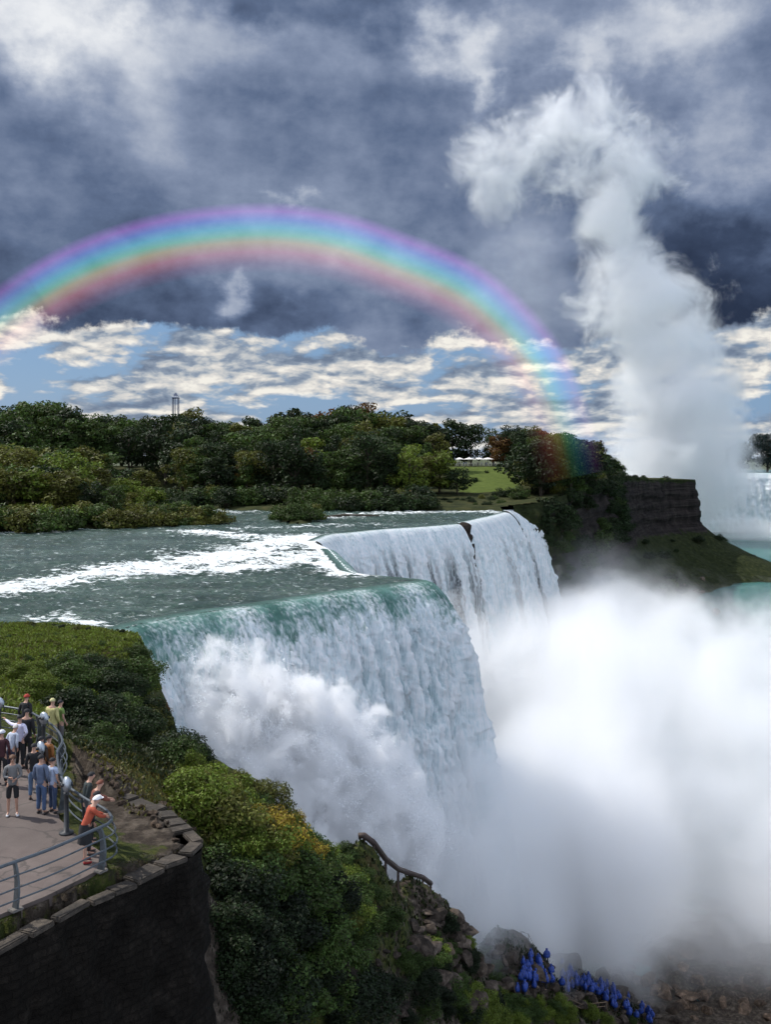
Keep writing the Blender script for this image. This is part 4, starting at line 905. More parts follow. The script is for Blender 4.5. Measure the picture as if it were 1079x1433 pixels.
def sub(o, root):
    o.parent = root; o.matrix_parent_inverse = Matrix.Translation(root.location).inverted(); return o
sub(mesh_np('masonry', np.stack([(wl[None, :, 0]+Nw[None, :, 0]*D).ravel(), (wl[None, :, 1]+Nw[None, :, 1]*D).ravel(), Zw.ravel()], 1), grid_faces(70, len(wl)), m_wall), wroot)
m_cap, t = mat('cap_stone'); p = t.pos(); pbr(t, t.ramp(t.noise(p, 2.5, 6, .7), [(.3, (.014, .011, .008)), (.5, (.036, .028, .020)), (.7, (.095, .075, .056))]), .9, t.bump(t.noise(p, 7, 5, .7), .7, .08))
bm = bmesh.new(); s_ = 0.0; i = 4
while i < len(wl)-8:
    k = R.randint(4, 9); a = Vector((*wl[i], 0)); b = Vector((*wl[min(i+k, len(wl)-1)], 0)); dr = (b-a); L_ = dr.length
    nn = Vector((dr.y, -dr.x, 0)).normalized(); ang = math.atan2(dr.y, dr.x)
    wd = R.uniform(.26, .62); c_ = (a+b)/2+nn*(.50-wd/2)
    bm_box(bm, (c_.x, c_.y, 3.36+R.uniform(-.05, .04)), (L_*.95, wd, .13), Euler((R.uniform(-.12, .12), R.uniform(-.07, .07), ang+R.uniform(-.14, .14))), bevel=.03)
    i += k
sub(bm_obj('coping', bm, m_cap), wroot)
m_rail, t = mat('grey_painted_steel'); p = t.pos(); pbr(t, t.mix(t.noise(p, 9, 5, .7).ss(.5, .7), (.075, .09, .105), (.04, .046, .05)), .42, Metallic=.35)
rroot = empty('railing', (-8.66, 22.3, TZ)); tag(rroot, 'grey steel railing with curved posts running round the terrace edge', 'railing')
rl = resample(RAIL, .25)
bm = bmesh.new(); bm_tube(bm, [(x, y, TZ+1.10) for x, y in rl], .040, 10); sub(bm_obj('top_rail', bm, m_rail, None, True), rroot)
Lr = np.concatenate([[0], np.cumsum(np.linalg.norm(np.diff(rl, axis=0), axis=1))]); Tn = np.gradient(rl, axis=0); Tn /= np.linalg.norm(Tn, axis=1)[:, None]; Nr = np.stack([-Tn[:, 1], Tn[:, 0]], 1)
if True: Nr = smooth1(Nr, 5)
for hgt, bul in ((.83, .10), (.56, .15), (.29, .14)):
    bm = bmesh.new(); bm_tube(bm, [(x+n[0]*bul, y+n[1]*bul, TZ+hgt) for (x, y), n in zip(rl, Nr)], .022, 8); sub(bm_obj('lower_rail', bm, m_rail, None, True), rroot)
m_post = plain('dark_steel_post', (.055, .065, .07), .5)
m_conc = plain('post_footing', (.12, .11, .10), .9)
for s0 in [1.5+2.45*i for i in range(30)]:
    if s0 > Lr[-1]: break
    j = int(np.argmin(abs(Lr-(Lr[-1]-s0-.2)))); x, y = rl[j]; n = Vector((Nr[j][0], Nr[j][1], 0)); tn = Vector((Tn[j][0], Tn[j][1], 0))
    bm = bmesh.new(); prof = [(.0, 0, .09), (.05, .2, .085), (.09, .45, .08), (.085, .7, .07), (.04, .95, .06), (-.02, 1.10, .05)]
    rings = []
    for o_, h_, w_ in prof:
        c_ = Vector((x, y, TZ+h_))+n*o_
        rings.append([bm.verts.new(c_+n*a*w_+tn*b*.028) for a, b in ((-1, -1), (1, -1), (1, 1), (-1, 1))])
    for i in range(len(rings)-1):
        for k in range(4): bm.faces.new((rings[i][k], rings[i][(k+1) % 4], rings[i+1][(k+1) % 4], rings[i+1][k]))
    bm.faces.new(rings[0][::-1]); bm.faces.new(rings[-1]); bmesh.ops.recalc_face_normals(bm, faces=bm.faces[:])
    po = sub(bm_obj('post', bm, m_post), rroot)
    bm = bmesh.new(); bm_box(bm, (x+n.x*.02, y+n.y*.02, TZ+.03), (.28, .24, .06), Euler((0, 0, math.atan2(tn.y, tn.x))), bevel=.015)
    sub(bm_obj('footing', bm, m_conc, None), rroot)
# coin binoculars
m_steel = plain('pale_metal', (.42, .46, .50), .35, metal=.6); m_dk = plain('dark_metal', (.03, .032, .035), .5); m_glass = plain('lens_glass', (.02, .03, .04), .1)
def viewer(x, y, rz, label):
    r = empty('coin_binoculars', (x, y, TZ), rz); tag(r, label, 'binoculars')
    bm = bmesh.new(); bm_tube(bm, [(0, 0, 0), (0, 0, .05), (0, 0, .06), (0, 0, 1.05), (0, 0, 1.12)], [.2, .2, .075, .06, .09], 14); bm_obj('pedestal', bm, m_dk, r, True)
    bm = bmesh.new(); bmesh.ops.create_uvsphere(bm, u_segments=20, v_segments=12, radius=1); 
    for v in bm.verts:
        v.co = Vector((v.co.x*.19, v.co.y*.14, v.co.z*.20)); v.co.z *= 1.15 if v.co.z > 0 else 1.0
        if v.co.y < 0: v.co.y *= .75
        v.co.z += 1.33
    h = bm_obj('viewer_head', bm, m_steel, r, True)
    for s in (-1, 1):
        bm = bmesh.new(); bm_tube(bm, [(s*.075, -.09, 1.36), (s*.075, -.16, 1.36)], .045, 10); bm_obj('eyepiece', bm, m_dk, h, True)
        bm = bmesh.new(); bm_tube(bm, [(s*.075, .10, 1.36), (s*.075, .155, 1.36)], [.055, .06], 12); bm_obj('lens', bm, m_glass, h, True)
        bm = bmesh.new(); bm_tube(bm, [(s*.18, 0, 1.30), (s*.24, 0, 1.12), (s*.20, 0, 1.08)], .02, 8); bm_obj('yoke', bm, m_dk, r, True)
def Tpx(u, v, z=TZ): return C(u, v, z)
viewer(-8.75, 27.2, -1.1, 'pale coin binoculars beside the three people leaning at the terrace tip')
viewer(-11.75, 34.1, -.5, 'pale coin binoculars left of the person in yellow')
viewer(-10.65, 30.6, -.9, 'pale coin binoculars behind the orange-clad visitor')
viewer(-14.1, 36.2, -.3, 'coin binoculars cut by the left picture edge')
# curved pipe / handrail on the slope crest
m_pipe = plain('rusty_pipe', (.045, .03, .024), .7)
pr_ = empty('curved_pipe', W(510, 1196, 64)); tag(pr_, 'long dark curved pipe on short legs running down the slope crest', 'pipe')
pp = []
for k_, u in enumerate((498, 508, 522, 538, 556, 574, 592, 608)):
    Y_ = np.arange(52, 98, .5); x_ = (u-HU)/F*Y_; h_ = near_h(x_, Y_); v_ = HV-(h_-CZ)/Y_*F; i_ = int(np.argmin(v_)); pp.append((float(x_[i_]), float(Y_[i_]), float(h_[i_])+(.35 if k_ in (0, 7) else .62)))
pp = [tuple((np.array(pp[max(i-1, 0)])+np.array(pp[i])+np.array(pp[min(i+1, len(pp)-1)]))/3) for i in range(len(pp))]
P3 = [Vector(q) for q in pp]; bm = bmesh.new(); bm_tube(bm, P3, .19, 10); sub(bm_obj('pipe', bm, m_pipe, None, True), pr_)
for q in P3[1:]:
    hz = float(near_h(q.x, q.y)); bm = bmesh.new(); bm_tube(bm, [(q.x, q.y, hz-1.0), (q.x, q.y, q.z-.1)], .10, 6); sub(bm_obj('leg', bm, m_pipe), pr_)
# ------------------------------------------------------------------ people
def skin_obj(name, chains, m, parent, sub_=1, root0=True):
    """chains: list of [(point, radius), ...]; shared points (same coordinates) join"""
    me = bpy.data.meshes.new(name); V = []; E = []; Rr = []; idx = {}
    for ch in chains:
        pr = None
        for p, r in ch:
            k = tuple(round(c, 4) for c in p)
            if k not in idx: idx[k] = len(V); V.append(k); Rr.append(r)
            if pr is not None and pr != idx[k] and (pr, idx[k]) not in E: E.append((pr, idx[k]))
            pr = idx[k]
    me.from_pydata(V, E, []); o = bpy.data.objects.new(name, me); COL.objects.link(o); o.parent = parent
    md = o.modifiers.new('skin', 'SKIN'); md.use_smooth_shade = True
    for i, sv in enumerate(me.skin_vertices[0].data): sv.radius = Rr[i] if isinstance(Rr[i], tuple) else (Rr[i], Rr[i]); sv.use_root = (i == 0)
    s = o.modifiers.new('subdivision', 'SUBSURF'); s.levels = sub_; s.render_levels = sub_
    me.materials.append(m); return o
_mc = {}
def cloth(c, rough=.85):
    if c not in _mc: _mc[c] = plain('cloth', c, rough, .12, 8)
    return _mc[c]
m_skin = plain('skin', (.42, .24, .17), .6, .08); m_eye = plain('eye', (.02, .015, .01), .3); m_shoe = plain('white_shoe', (.65, .65, .66), .6); m_shoed = plain('dark_shoe', (.03, .025, .025), .6)
def lerp(a, b, f): return tuple(a[i]+(b[i]-a[i])*f for i in range(3))
def person(x, y, z, rz, label, shirt, legs, hair=(.03, .02, .015), H=1.72, pose='stand', sleeves='long', bottoms='long', shoes=None, hat=None, coat=0, lean=0.0, larm=None, rarm=None, group=None, fingers=True, hairlen=0, bag=None):
    """figure faces local -Y; body is one skinned surface, clothes and hair are children"""
    r = empty('person', (x, y, z), rz, H/1.75); tag(r, label, 'person', group)
    def B(px, py, pz):      # lean the upper body forward (towards -Y) about the hips
        if pz > .95 and lean: dz = pz-.95; return (px, py-math.sin(lean)*dz, .95+math.cos(lean)*dz)
        return (px, py, pz)
    st = .05 if pose == 'stand' else .20
    hipL, hipR = (.095, 0, .90), (-.095, 0, .90)
    kL, kR = (.105, -.03-st*.3, .48), (-.11, .0+st*.3, .48); aL, aR = (.12, -st*.5, .09), (-.125, st*.7, .09)
    tL, tR = (.14, -.16-st*.5, .035), (-.15, -.16+st*.7, .035); hL_, hR_ = (.12, .05-st*.5, .04), (-.125, .05+st*.7, .04)
    pel = (0, 0, .95); wai = B(0, 0, 1.10); che = B(0, .01, 1.30); nb = B(0, .015, 1.45); nk = B(0, 0, 1.52); hb = B(0, -.015, 1.60); hm = B(0, -.02, 1.655); ht = B(0, -.01, 1.705)
    shL, shR = B(.175, .01, 1.41), B(-.175, .01, 1.41)
    la = larm or (B(.235, .03, 1.14), B(.215, -.10, .92)); ra = rarm or (B(-.235, .03, 1.14), B(-.215, -.10, .92))
    if larm: la = tuple(B(*q) for q in larm)
    if rarm: ra = tuple(B(*q) for q in rarm)
    def hand(el, wr):
        d = Vector(wr)-Vector(el); d.normalize(); sgn = 1 if wr[0] > 0 else -1
        side = Vector((0, 1, 0)) if abs(d.y) < .7 else Vector((0, 0, 1)); side = (side-d*side.dot(d)).normalized(); nrm = d.cross(side)*sgn
        w = Vector(wr); palm = w+d*.055; ch = [[(wr, .022), (tuple(palm), (.034, .016))]]
        for i, (o, ln) in enumerate(((-.030, .062), (-.010, .074), (.011, .07), (.030, .055))):
            k0 = palm+side*o+d*.03; k1 = k0+d*ln*.5-nrm*.006; k2 = k1+d*ln*.4-nrm*.024
            ch.append([(tuple(palm), (.034, .016)), (tuple(k0), .0095), (tuple(k1), .0088), (tuple(k2), .0075)])
        th = w+d*.025-side*.03; ch.append([(tuple(palm), (.034, .016)), (tuple(th), .012), (tuple(th+d*.03-side*.012), .0095), (tuple(th+d*.055-side*.012-nrm*.01), .008)])
        return ch
    chains = [[(pel, (.135, .095)), (wai, (.115, .085)), (che, (.14, .10)), (nb, (.10, .075)), (nk, .05), (hb, (.068, .078)), (hm, (.078, .094)), (ht, (.055, .065))],
              [(pel, (.135, .095)), (hipL, .088), (kL, .052), (aL, .034), (tL, (.042, .024))], [(pel, (.135, .095)), (hipR, .088), (kR, .052), (aR, .034), (tR, (.042, .024))],
              [(nb, (.10, .075)), (shL, .055), (la[0], .038), (la[1], .024)], [(nb, (.10, .075)), (shR, .055), (ra[0], .038), (ra[1], .024)],
              [(hm, (.078, .094)), (B(0, -.125, 1.64), .014)]]
    if fingers: chains += hand(*la)+hand(*ra)
    body = skin_obj('body', chains, m_skin, r)
    # face: eyes, mouth, ears
    for s in (-1, 1):
        bm = bmesh.new(); bmesh.ops.create_uvsphere(bm, u_segments=8, v_segments=6, radius=.011, matrix=Matrix.Translation(B(s*.031, -.105, 1.665))); bm_obj('eye', bm, m_eye, r, True)
    # clothing
    g = .014+coat*.02
    top_ch = [[((0, 0, .87), (.145+g, .118+g)), ((0, 0, .955), (.147+g, .115+g)), (wai, (.125+g, .10+g)), (che, (.148+g, .112+g)), (nb, (.105+g, .08+g))]]
    if coat: top_ch[0].insert(0, ((0, .01, .62), (.17, .14)))
    for sh, a in ((shL, la), (shR, ra)):
        c_ = [(nb, (.105+g, .08+g)), (sh, .064+g*.6), (lerp(sh, a[0], .55), .056+g*.5)]
        if sleeves == 'long': c_ += [(a[0], .048+g*.4), (lerp(a[0], a[1], .92), .035+g*.3)]
        top_ch.append(c_)
    skin_obj('shirt' if not coat else 'coat', top_ch, cloth(shirt), r)
    if bottoms == 'skirt':
        bm = bmesh.new(); n = 18; pr = None
        for zz, rx, ry in ((1.02, .15, .115), (.88, .185, .145), (.70, .20, .16), (.52, .215, .18)):
            ring = [bm.verts.new((math.cos(k/n*6.283)*rx*(1+.05*math.cos(k*3.1)), math.sin(k/n*6.283)*ry*(1+.05*math.cos(k*3.1)), zz)) for k in range(n)]
            if pr:
                for k in range(n): bm.faces.new((pr[k], pr[(k+1) % n], ring[(k+1) % n], ring[k]))
            pr = ring
        bm_obj('skirt', bm, cloth(legs), r, True)
    else:
        ends = (1.0, .97) if bottoms == 'long' else (.95, 0)
        ch = []
        for hp, k, a in ((hipL, kL, aL), (hipR, kR, aR)):
            c_ = [((0, 0, 1.0), (.14, .104)), (pel, (.142, .104)), (hp, .104), (lerp(hp, k, .85 if bottoms == 'long' else .7), .078), ]
            c_ += [(lerp(hp, k, 1.0), .070), (lerp(k, a, .5), .066), (lerp(k, a, .92), .060)] if bottoms == 'long' else [(lerp(hp, k, .98), .085)]
            ch.append(c_)
        skin_obj('trousers' if bottoms == 'long' else 'shorts', ch, cloth(legs), r)
    for a, tt_, hh_ in ((aL, tL, hL_), (aR, tR, hR_)):
        skin_obj('shoe', [[((hh_[0], hh_[1], .042), (.04, .042)), (lerp(hh_, tt_, .5), (.046, .042)), ((tt_[0], tt_[1]-.03, .035), (.042, .03))]], shoes or m_shoed, r)
    # hair or hat
    bm = bmesh.new(); bmesh.ops.create_uvsphere(bm, u_segments=16, v_segments=12, radius=1)
    for v in list(bm.verts):
        if v.co.z < -.1-hairlen and True or (v.co.y < -.45 and v.co.z < .25): bm.verts.remove(v)
    for v in bm.verts:
        nn = .08*float(pn(v.co.x*4, v.co.y*4, v.co.z*4+x)); k = 1+nn+(.12 if hairlen else 0)
        v.co = Vector(B(v.co.x*.094*k, v.co.y*.108*k+.005, 1.672+v.co.z*(.098 if v.co.z > 0 else .115)*k))
    bm_obj('hair', bm, cloth(hair, .7), r, True)
    if hat:
        bm = bmesh.new(); bmesh.ops.create_uvsphere(bm, u_segments=16, v_segments=10, radius=1)
        for v in list(bm.verts):
            if v.co.z < -.05: bm.verts.remove(v)
        for v in bm.verts: v.co = Vector(B(v.co.x*.106, v.co.y*.122, 1.69+v.co.z*.10))
        h_ = bm_obj('cap', bm, cloth(hat), r, True)
        bm = bmesh.new(); n = 10; a_ = [bm.verts.new(B(math.cos(k/(n-1)*math.pi)*.09, -.085-math.sin(k/(n-1)*math.pi)*.09, 1.69)) for k in range(n)]; b_ = [bm.verts.new(B(math.cos(k/(n-1)*math.pi)*.09, -.085-math.sin(k/(n-1)*math.pi)*.09, 1.70)) for k in range(n)]
        bm.faces.new(a_[::-1]); bm.faces.new(b_)
        for k in range(n): bm.faces.new((a_[k], a_[(k+1) % n], b_[(k+1) % n], b_[k]))
        bm_obj('brim', bm, cloth(hat), h_)
    if bag:
        bm = bmesh.new(); bm_box(bm, B(0, .17, 1.25), (.28, .14, .40), Euler((-lean*-1, 0, 0)), bevel=.04); o = bm_obj('backpack', bm, cloth(bag), r, True)
    return r
P_ = math.pi
def at(u, v): x, y = C(u, v, TZ+.004); return x, y, TZ+.004
BK = (.012, .012, .014); JE = (.055, .085, .16); 
# facing: rz = 0 looks at the camera (local -Y); pi looks away
person(*at(17, 1141), .35, 'woman with curly brown hair, grey top and black shorts facing the camera', (.16, .16, .16), BK, (.10, .045, .02), H=1.72, sleeves='long', bottoms='shorts', shoes=m_shoe, hairlen=.35, larm=((.24, .0, 1.16), (.08, -.17, 1.10)), rarm=((-.24, .0, 1.16), (-.08, -.17, 1.16)))
person(*at(57, 1139), P_-.25, 'man in blue denim shirt and jeans seen from behind', (.10, .13, .20), (.06, .10, .19), BK, H=1.70, sleeves='long')
person(*at(73, 1137), P_-.5, 'youth in white-and-blue striped shirt and dark jeans beside the denim man', (.36, .42, .55), (.035, .055, .11), BK, H=1.58, sleeves='short')
person(*at(47, 1119), P_+.2, 'person in dark jacket and light blue jeans half hidden behind the denim man', BK, (.10, .16, .26), BK, H=1.68)
person(*at(57, 1106), P_-.3, 'person with a bright orange backpack beside the inner binoculars', (.05, .03, .02), BK, BK, H=1.66, bag=(.55, .20, .02))
person(*at(68, 1103), P_-.6, 'person in brown-orange jacket near the rail', (.26, .10, .025), BK, BK, H=1.64)
person(*at(27, 1075), P_-.2, 'man in white shirt and black trousers pointing with his right arm', (.62, .60, .74), BK, BK, H=1.75, rarm=((-.32, .12, 1.22), (-.12, -.02, 1.02)), larm=((.40, -.06, 1.45), (.62, -.14, 1.56)))
person(*at(37, 1068), P_-.1, 'tall person in a long black coat standing behind the pointing man', BK, BK, BK, H=1.82, coat=1)
person(*at(2, 1098), P_+.1, 'person in dark maroon clothes and pale cap at the left picture edge', (.05, .015, .02), BK, BK, H=1.70, hat=(.6, .62, .66))
person(*at(14, 1084), P_-.3, 'person in a pale grey hooded top bending behind the woman in shorts', (.42, .46, .54), (.03, .03, .05), (.45, .42, .40), H=1.6, lean=.4)
person(*at(34, 1040), P_-.1, 'person in black with a red cap leaning over the far rail', BK, BK, BK, H=1.72, hat=(.30, .03, .015), lean=.2)
person(*at(73, 1048), P_-.35, 'person in a long pale yellow raincoat at the rail', (.46, .42, .17), (.30, .26, .14), (.50, .46, .22), H=1.78, coat=1)
person(*at(84, 1046), P_-.7, 'dark-haired person in a green shirt beside the yellow raincoat', (.16, .24, .06), (.10, .09, .09), BK, H=1.68, sleeves='short')
person(*at(118, 1207), P_-1.0, 'person with a white cap, orange-red jacket and dark skirt leaning on the corner rail', (.36, .065, .03), BK, (.5, .5, .5), H=1.70, bottoms='skirt', lean=.45, hat=(.70, .68, .68), shoes=cloth((.25, .02, .02)), larm=((.18, -.24, 1.22), (.10, -.46, 1.15)), rarm=((-.18, -.24, 1.22), (-.10, -.46, 1.15)), coat=0)
person(*at(124, 1195), P_-1.1, 'person in a long black coat pressed against the corner rail', BK, BK, BK, H=1.62, lean=.3, coat=1)
person(*at(127, 1180), P_-1.0, 'red-haired person in a rusty jacket leaning at the terrace tip', (.16, .05, .03), BK, (.14, .035, .015), H=1.68, lean=.35, larm=((.18, -.24, 1.22), (.10, -.44, 1.15)), rarm=((-.18, -.24, 1.22), (-.10, -.44, 1.15)))
person(*at(118, 1168), P_-1.1, 'black-haired person in dark green jacket at the terrace tip', (.02, .03, .03), BK, BK, H=1.70, lean=.25)
# ------------------------------------------------------------------ visitors in blue ponchos
m_pon, t = mat('blue_poncho'); p = t.coord('Object'); c = t.mix(t.noise(p, 5, 4, .6).ss(.35, .65), (.006, .02, .12), (.016, .062, .34)); pbr(t, c, .45, t.bump(t.noise(t.scale(p, (1, 1, .3)), 9, 4, .6), .9, .05))
def poncho_person(seed):
    r = person(0, 0, -400, 0, 'x', (.02, .03, .06), (.03, .035, .05), H=1.7, fingers=True, larm=((.25, -.05, 1.18), (.14, -.26, 1.10)) if seed % 2 else None)
    bm = bmesh.new(); n = 20; pr = None; rs = np.random.RandomState(seed)
    for zz, rx, ry in ((1.775, .05, .05), (1.75, .095, .10), (1.68, .118, .13), (1.56, .095, .11), (1.47, .19, .14), (1.40, .29, .18), (1.2, .37, .25), (1.0, .37, .26), (.82, .38, .27)):
        ring = []
        for k in range(n):
            a = k/n*6.283; f = 1+(.09*math.sin(a*5+seed)+.06*rs.normal()*.5)*(1.5-zz if zz < 1.4 else .1)
            px, py = math.cos(a)*rx*f, math.sin(a)*ry*f+.01
            if py < -.07 and 1.6 < zz < 1.7: py = -.085
            ring.append(bm.verts.new((px, py, zz)))
        if pr:
            for k in range(n):
                if abs(math.cos((k+.5)/n*6.283)) < .45 and math.sin((k+.5)/n*6.283) < 0 and 1.55 < zz < 1.70: continue
                bm.faces.new((pr[k], pr[(k+1) % n], ring[(k+1) % n], ring[k]))
        else: bm.faces.new(ring)
        pr = ring
    o = bm_obj('poncho', bm, m_pon, r, True); s = o.modifiers.new('thickness', 'SOLIDIFY'); s.thickness = .006
    return r
PP = [poncho_person(1), poncho_person(2)]
spots = []
path = [(726, 1388, 104), (742, 1372, 107), (760, 1362, 110), (785, 1372, 112), (800, 1385, 112), (822, 1388, 113), (842, 1392, 114), (858, 1402, 115), (880, 1418, 116), (912, 1432, 117)]
for i in range(100):
    f = R.random()**(1.5 if i < 60 else .8)*(len(path)-1); k = int(f); f -= k; a, b = path[k], path[min(k+1, len(path)-1)]
    u = a[0]+(b[0]-a[0])*f+R.uniform(-9, 9); v = a[1]+(b[1]-a[1])*f+(R.uniform(-22, 22) if u < 800 else R.uniform(-10, 10)); spots.append((u, v))
for i, (u, v) in enumerate(spots):
    q = hit(u, v, 85)
    if q is None: q = W(u, v, 116)
    o = PP[i] if i < 2 else copy_tree(PP[i % 2]); o.location = (q[0], q[1], q[2]+.02); o.rotation_euler = (0, 0, R.uniform(1.2, 5.0)); s = R.uniform(.84, .98)*.92; o.scale = (s*1.08, s*1.08, s)
    w_ = 'densest left part' if u < 790 else ('middle' if u < 860 else 'straggling right end')
    tag(o, 'visitor in a blue hooded poncho, %s of the crowd' % w_, 'person', 'poncho visitors in the %s of the crowd' % w_)
# wooden walkway rail by the crowd
wr = empty('walkway_fence', W(726, 1400, 103)); tag(wr, 'thin wooden fence at the left side of the poncho crowd', 'fence')
m_wood = plain('weathered_wood', (.16, .11, .07), .9)
fp = [W(727, 1380, 103), W(730, 1392, 102), W(740, 1403, 101.5), W(760, 1408, 102), W(785, 1412, 104), W(815, 1418, 108), W(850, 1428, 111)]
for q in fp:
    h_ = float(near_h(q[0], q[1])); bm = bmesh.new(); bm_tube(bm, [(q[0], q[1], h_-.3), (q[0], q[1], h_+1.1)], .06, 6); sub(bm_obj('post', bm, m_wood), wr)
for dz_ in (.6, 1.05):
    bm = bmesh.new(); bm_tube(bm, [(q[0], q[1], float(near_h(q[0], q[1]))+dz_) for q in fp], .045, 6); sub(bm_obj('rail', bm, m_wood), wr)
# ------------------------------------------------------------------ far objects: tower, canopies, digger, low walls
m_tw = plain('tower_steel', (.07, .09, .15), .6); 
Yt = 620; tx = (245.5-HU)/F*Yt; topz_ = CZ+(HV-549)/F*Yt; pxm = Yt/F
tr_ = empty('observation_tower', (tx, Yt, 0)); tag(tr_, 'slender steel tower with pointed cap rising above the wood', 'tower')
for sx, sy in ((-1, -1), (1, -1), (1, 1), (-1, 1), (0, -1)):
    bm = bmesh.new(); w = 3.6*pxm; bm_box(bm, (sx*w, sy*w, (topz_-8*pxm)/2), (.7*pxm if sx == 0 else .95*pxm, .9*pxm, topz_-8*pxm)); bm_obj('column', bm, m_tw, tr_)
bm = bmesh.new(); bm_box(bm, (0, 0, topz_-8*pxm), (9*pxm, 9*pxm, 1.4*pxm)); bm_obj('deck', bm, m_tw, tr_)
bm = bmesh.new(); bm_box(bm, (0, 0, topz_-6.2*pxm), (6.5*pxm, 6.5*pxm, 2.2*pxm)); bm_obj('cabin', bm, plain('white_cabin', (.7, .7, .7)), tr_)
bm = bmesh.new(); bmesh.ops.create_cone(bm, segments=4, radius1=4.2*pxm, radius2=.1, depth=5*pxm, cap_ends=True, matrix=Matrix.Translation((0, 0, topz_-2.6*pxm)) @ Matrix.Rotation(P_/4, 4, 'Z')); bm_obj('roof', bm, m_tw, tr_)
m_white = plain('white_canvas', (.75, .73, .70), .8)
for i, (u, w) in enumerate(((643, 3.2), (657, 3.8), (671, 3.2), (683, 4.0))):
    y = 376; x = (u-HU)/F*y; z = float(isl_h(x, y)); r = empty('canopy', (x, y, z)); tag(r, 'white canopy at the back of the lawn, %s from the left' % ('first', 'second', 'third', 'fourth')[i], 'canopy', None)
    bm = bmesh.new(); rr = bmesh.ops.create_cone(bm, segments=8, radius1=w*.62, radius2=.25, depth=.7, cap_ends=True, matrix=Matrix.Translation((0, 0, 3.0))); bm_obj('cover', bm, m_white, r)
    bm = bmesh.new(); bm_tube(bm, [(0, 0, 0), (0, 0, 3)], .08, 6); bm_obj('pole', bm, m_dk, r)
for i in range(26):
    u = 632+i*4.2+R.uniform(-1.5, 1.5); y = 374+R.uniform(-1, 3); x = (u-HU)/F*y
    col = R.choice([(.5, .5, .5), (.05, .05, .06), (.3, .08, .06), (.08, .12, .25), (.55, .5, .4)])
    if i < 6:
        o = person(x, y, float(isl_h(x, y)), R.uniform(0, 6), 'tiny far-off person by the canopies behind the lawn', col, BK, fingers=False, group='people by the canopies behind the lawn')
        if i == 0: FARP = []
        FARP.append(o)
    else:
        o = copy_tree(R.choice(FARP)); o.location = (x, y, float(isl_h(x, y))); o.rotation_euler = (0, 0, R.uniform(0, 6))
ff = empty('lawn_fence', (23, 372, 9)); tag(ff, 'low pale fence along the top of the lawn', 'fence')
m_ff = plain('pale_fence', (.20, .19, .18), .9); fx = [((626+i*6-HU)/F*372.5, 372.5) for i in range(19)]
for k_, (x, y) in enumerate(fx):
    bm = bmesh.new(); h_ = float(isl_h(x, y)); bm_box(bm, (x, y, h_+.45), (.16, .16, 1.1)); sub(bm_obj('post', bm, m_ff), ff)
bm = bmesh.new(); bm_tube(bm, [(x, y, float(isl_h(x, y))+.95) for x, y in fx], .09, 5); bm_tube(bm, [(x, y, float(isl_h(x, y))+.5) for x, y in fx], .09, 5); sub(bm_obj('rail', bm, m_ff), ff)
# small yellow digger on the bank
x, y = (577-HU)/F*285, 285; dg = empty('digger', (x, y, float(isl_h(x, y)))); tag(dg, 'small yellow digger parked on the far bank beside the river', 'digger')
m_yel = plain('yellow_paint', (.55, .36, .07), .5)
bm = bmesh.new(); bm_box(bm, (0, 0, 1.1), (2.4, 1.6, .8), bevel=.15); bm_obj('body', bm, m_yel, dg)
bm = bmesh.new(); bm_box(bm, (-.3, 0, 1.95), (1.2, 1.3, 1.0), bevel=.12); cb_ = bm_obj('cab', bm, m_yel, dg)
bm = bmesh.new(); bm_box(bm, (-.3, 0, 2.0), (.9, 1.33, .55)); bm_obj('window', bm, m_glass, cb_)
for s in (-1, 1):
    bm = bmesh.new(); bm_box(bm, (0, s*.7, .4), (2.8, .45, .7), bevel=.25); bm_obj('track', bm, m_dk, dg)
bm = bmesh.new(); bm_tube(bm, [(1.1, 0, 1.3), (2.2, 0, 2.6), (3.1, 0, 1.2), (2.9, 0, .6)], [.2, .18, .14, .25], 6); bm_obj('boom', bm, m_yel, dg)
# stone pier walls at the far lip
m_lw = plain('pale_concrete', (.26, .24, .21), .9)
bm = bmesh.new(); a = C(640, 709); b = C(700, 708); bm_box(bm, ((a[0]+b[0])/2, (a[1]+b[1])/2+8, 1.2), (13, 1.0, 1.6), Euler((0, 0, .15)), bevel=.1); bm_box(bm, ((a[0]+b[0])/2-9, (a[1]+b[1])/2+9, .8), (5, .9, .9), Euler((0, 0, .05)), bevel=.1)
tag(bm_obj('low_wall', bm, m_lw), 'low pale concrete wall on the bank by the far lip of the falls', 'wall')
for i, (u, v, s) in enumerate(((645, 742, (1.6, 2.2, 2.0)), (648, 752, (1.5, 2.0, 3.0)), (652, 764, (1.4, 1.8, 3.0)))):
    x, y = C(643, 732.5); put_rock(i, x+1.0+i*.5, y-1.5-i*.6, -1.0-2.6*i, s, 'black wet rock %s in the gap between the curtains' % ('at the top', 'halfway down', 'lowest')[i], 'rock', col=(.35, .33, .33))
for i in range(14):
    u = R.uniform(600, 708); x, y = C(u, 712); y += R.uniform(-2, 5); put_rock(R.randrange(4), x, y, .3, R.uniform(.5, 1.3), 'small dark rock along the far bank by the lip', 'rock', 'rocks along the far bank', col=(.7, .65, .6))
for i in range(26):
    k = R.randrange(60, len(Pc)-50); x, y = Pc[k]+Nn[k]*R.uniform(40, 50) if False else Pc[k]+Nn[k]*R.uniform(18, 40)
    put_rock(R.randrange(4), x, y, -50+R.uniform(-2, 3), R.uniform(.8, 2.2), 'pale rock on the scree under the island cliff', 'rock', 'rocks on the island scree', col=(1.5, 1.4, 1.3))
x, y, z = W(1052, 775, 588); put_rock(3, x, y, z-2, (5, 4, 4), 'dark humped boulder at the tip of the island scree', 'boulder', col=(.6, .6, .6))
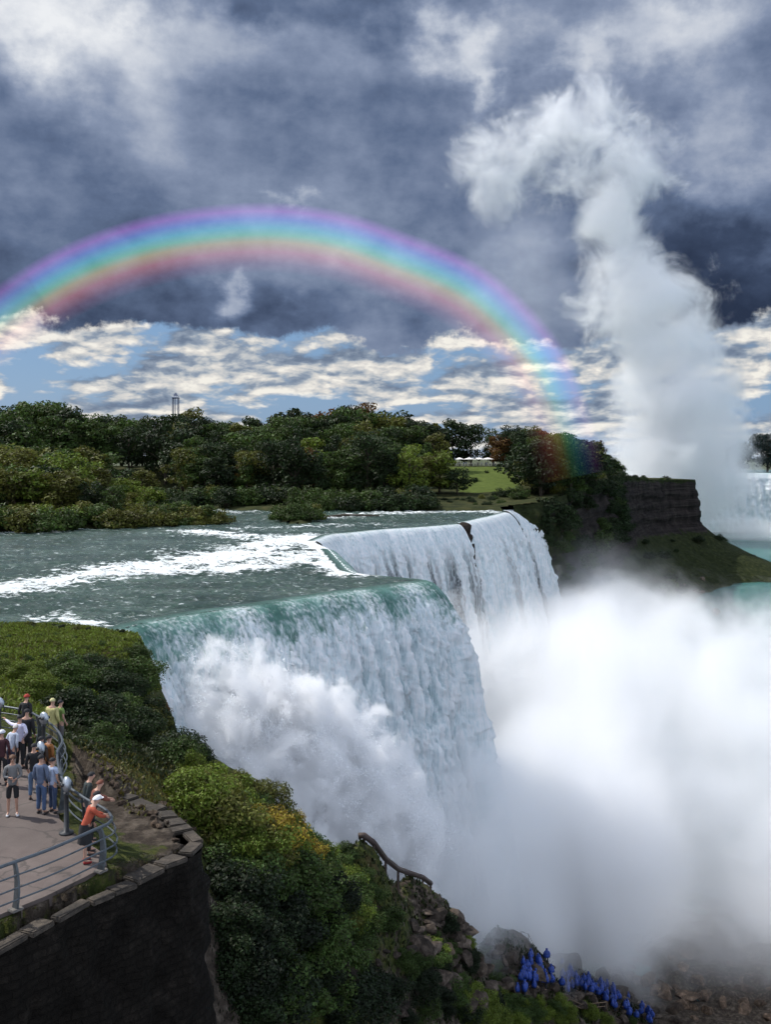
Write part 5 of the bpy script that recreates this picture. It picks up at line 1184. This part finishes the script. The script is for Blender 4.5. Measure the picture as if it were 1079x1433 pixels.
# driftwood log at the midstream edge
x, y = C(495, 724); bm = bmesh.new(); bm_tube(bm, [(x-6, y-1, .25), (x-2, y, .5), (x+6, y+1, .3)], [.25, .35, .2], 7); tag(bm_obj('log', bm, m_bark), 'dark driftwood log lying in the river right of the midstream islet', 'log')
# ------------------------------------------------------------------ rainbow: its light put into a glowing colour band in front of the wood
Yr = 255.0; rcx, rcz, rR = (388-HU)/F*Yr, CZ-(760-HV)/F*Yr, 425/F*Yr
m_rb, t = mat('rainbow'); a = t.attr('band'); fade = t.attr('fade')
c = t.ramp(a, [(0, (0, 0, 0)), (.14, (.09, .02, .03)), (.30, (.32, .09, .07)), (.44, (.36, .28, .08)), (.54, (.12, .38, .20)), (.64, (.05, .32, .38)), (.76, (.07, .13, .42)), (.87, (.20, .05, .32)), (1, (0, 0, 0))])
em = t.n('ShaderNodeEmission'); t.l(c, em.inputs[0]); t.l(fade*.78, em.inputs[1]); tb = t.n('ShaderNodeBsdfTransparent'); ad = t.n('ShaderNodeAddShader'); t.l(em.outputs[0], ad.inputs[0]); t.l(tb.outputs[0], ad.inputs[1]); o = t.n('ShaderNodeOutputMaterial'); t.l(ad.outputs[0], o.inputs[0])
rp = resample([(-140, 600), (-80, 520), (0, 455), (100, 392), (200, 354), (300, 336), (390, 333), (470, 344), (540, 367), (640, 408), (705, 460), (748, 513), (770, 560), (787, 610), (800, 670)], 6.0)
tn_ = np.gradient(rp, axis=0); tn_ /= np.linalg.norm(tn_, axis=1)[:, None]; nn_ = smooth1(np.stack([tn_[:, 1], -tn_[:, 0]], 1), 15)
V = []; ba = []; fa = []; nB = 24
for (u, v), (nu, nv_) in zip(rp, nn_):
    for j in range(nB):
        f = j/(nB-1); uu = u+nu*(f-.5)*100; vv = v+nv_*(f-.5)*100; V.append(W(uu, vv, Yr)); ba.append(f)
        fa.append(float(np.interp(v, [300, 430, 520, 600, 640, 700], [1, .9, .66, .26, .10, 0]))*(.8 if u < 60 else 1))
o = mesh_np('rainbow', V, grid_faces(len(rp), nB), m_rb, attrs={'band': ba, 'fade': fa}); tag(o, 'wide soft rainbow arching from the left edge down to the island trees', 'rainbow')
for pr in PROTOS:
    if pr not in USED:
        for c in list(pr.children): bpy.data.objects.remove(c)
        bpy.data.objects.remove(pr)
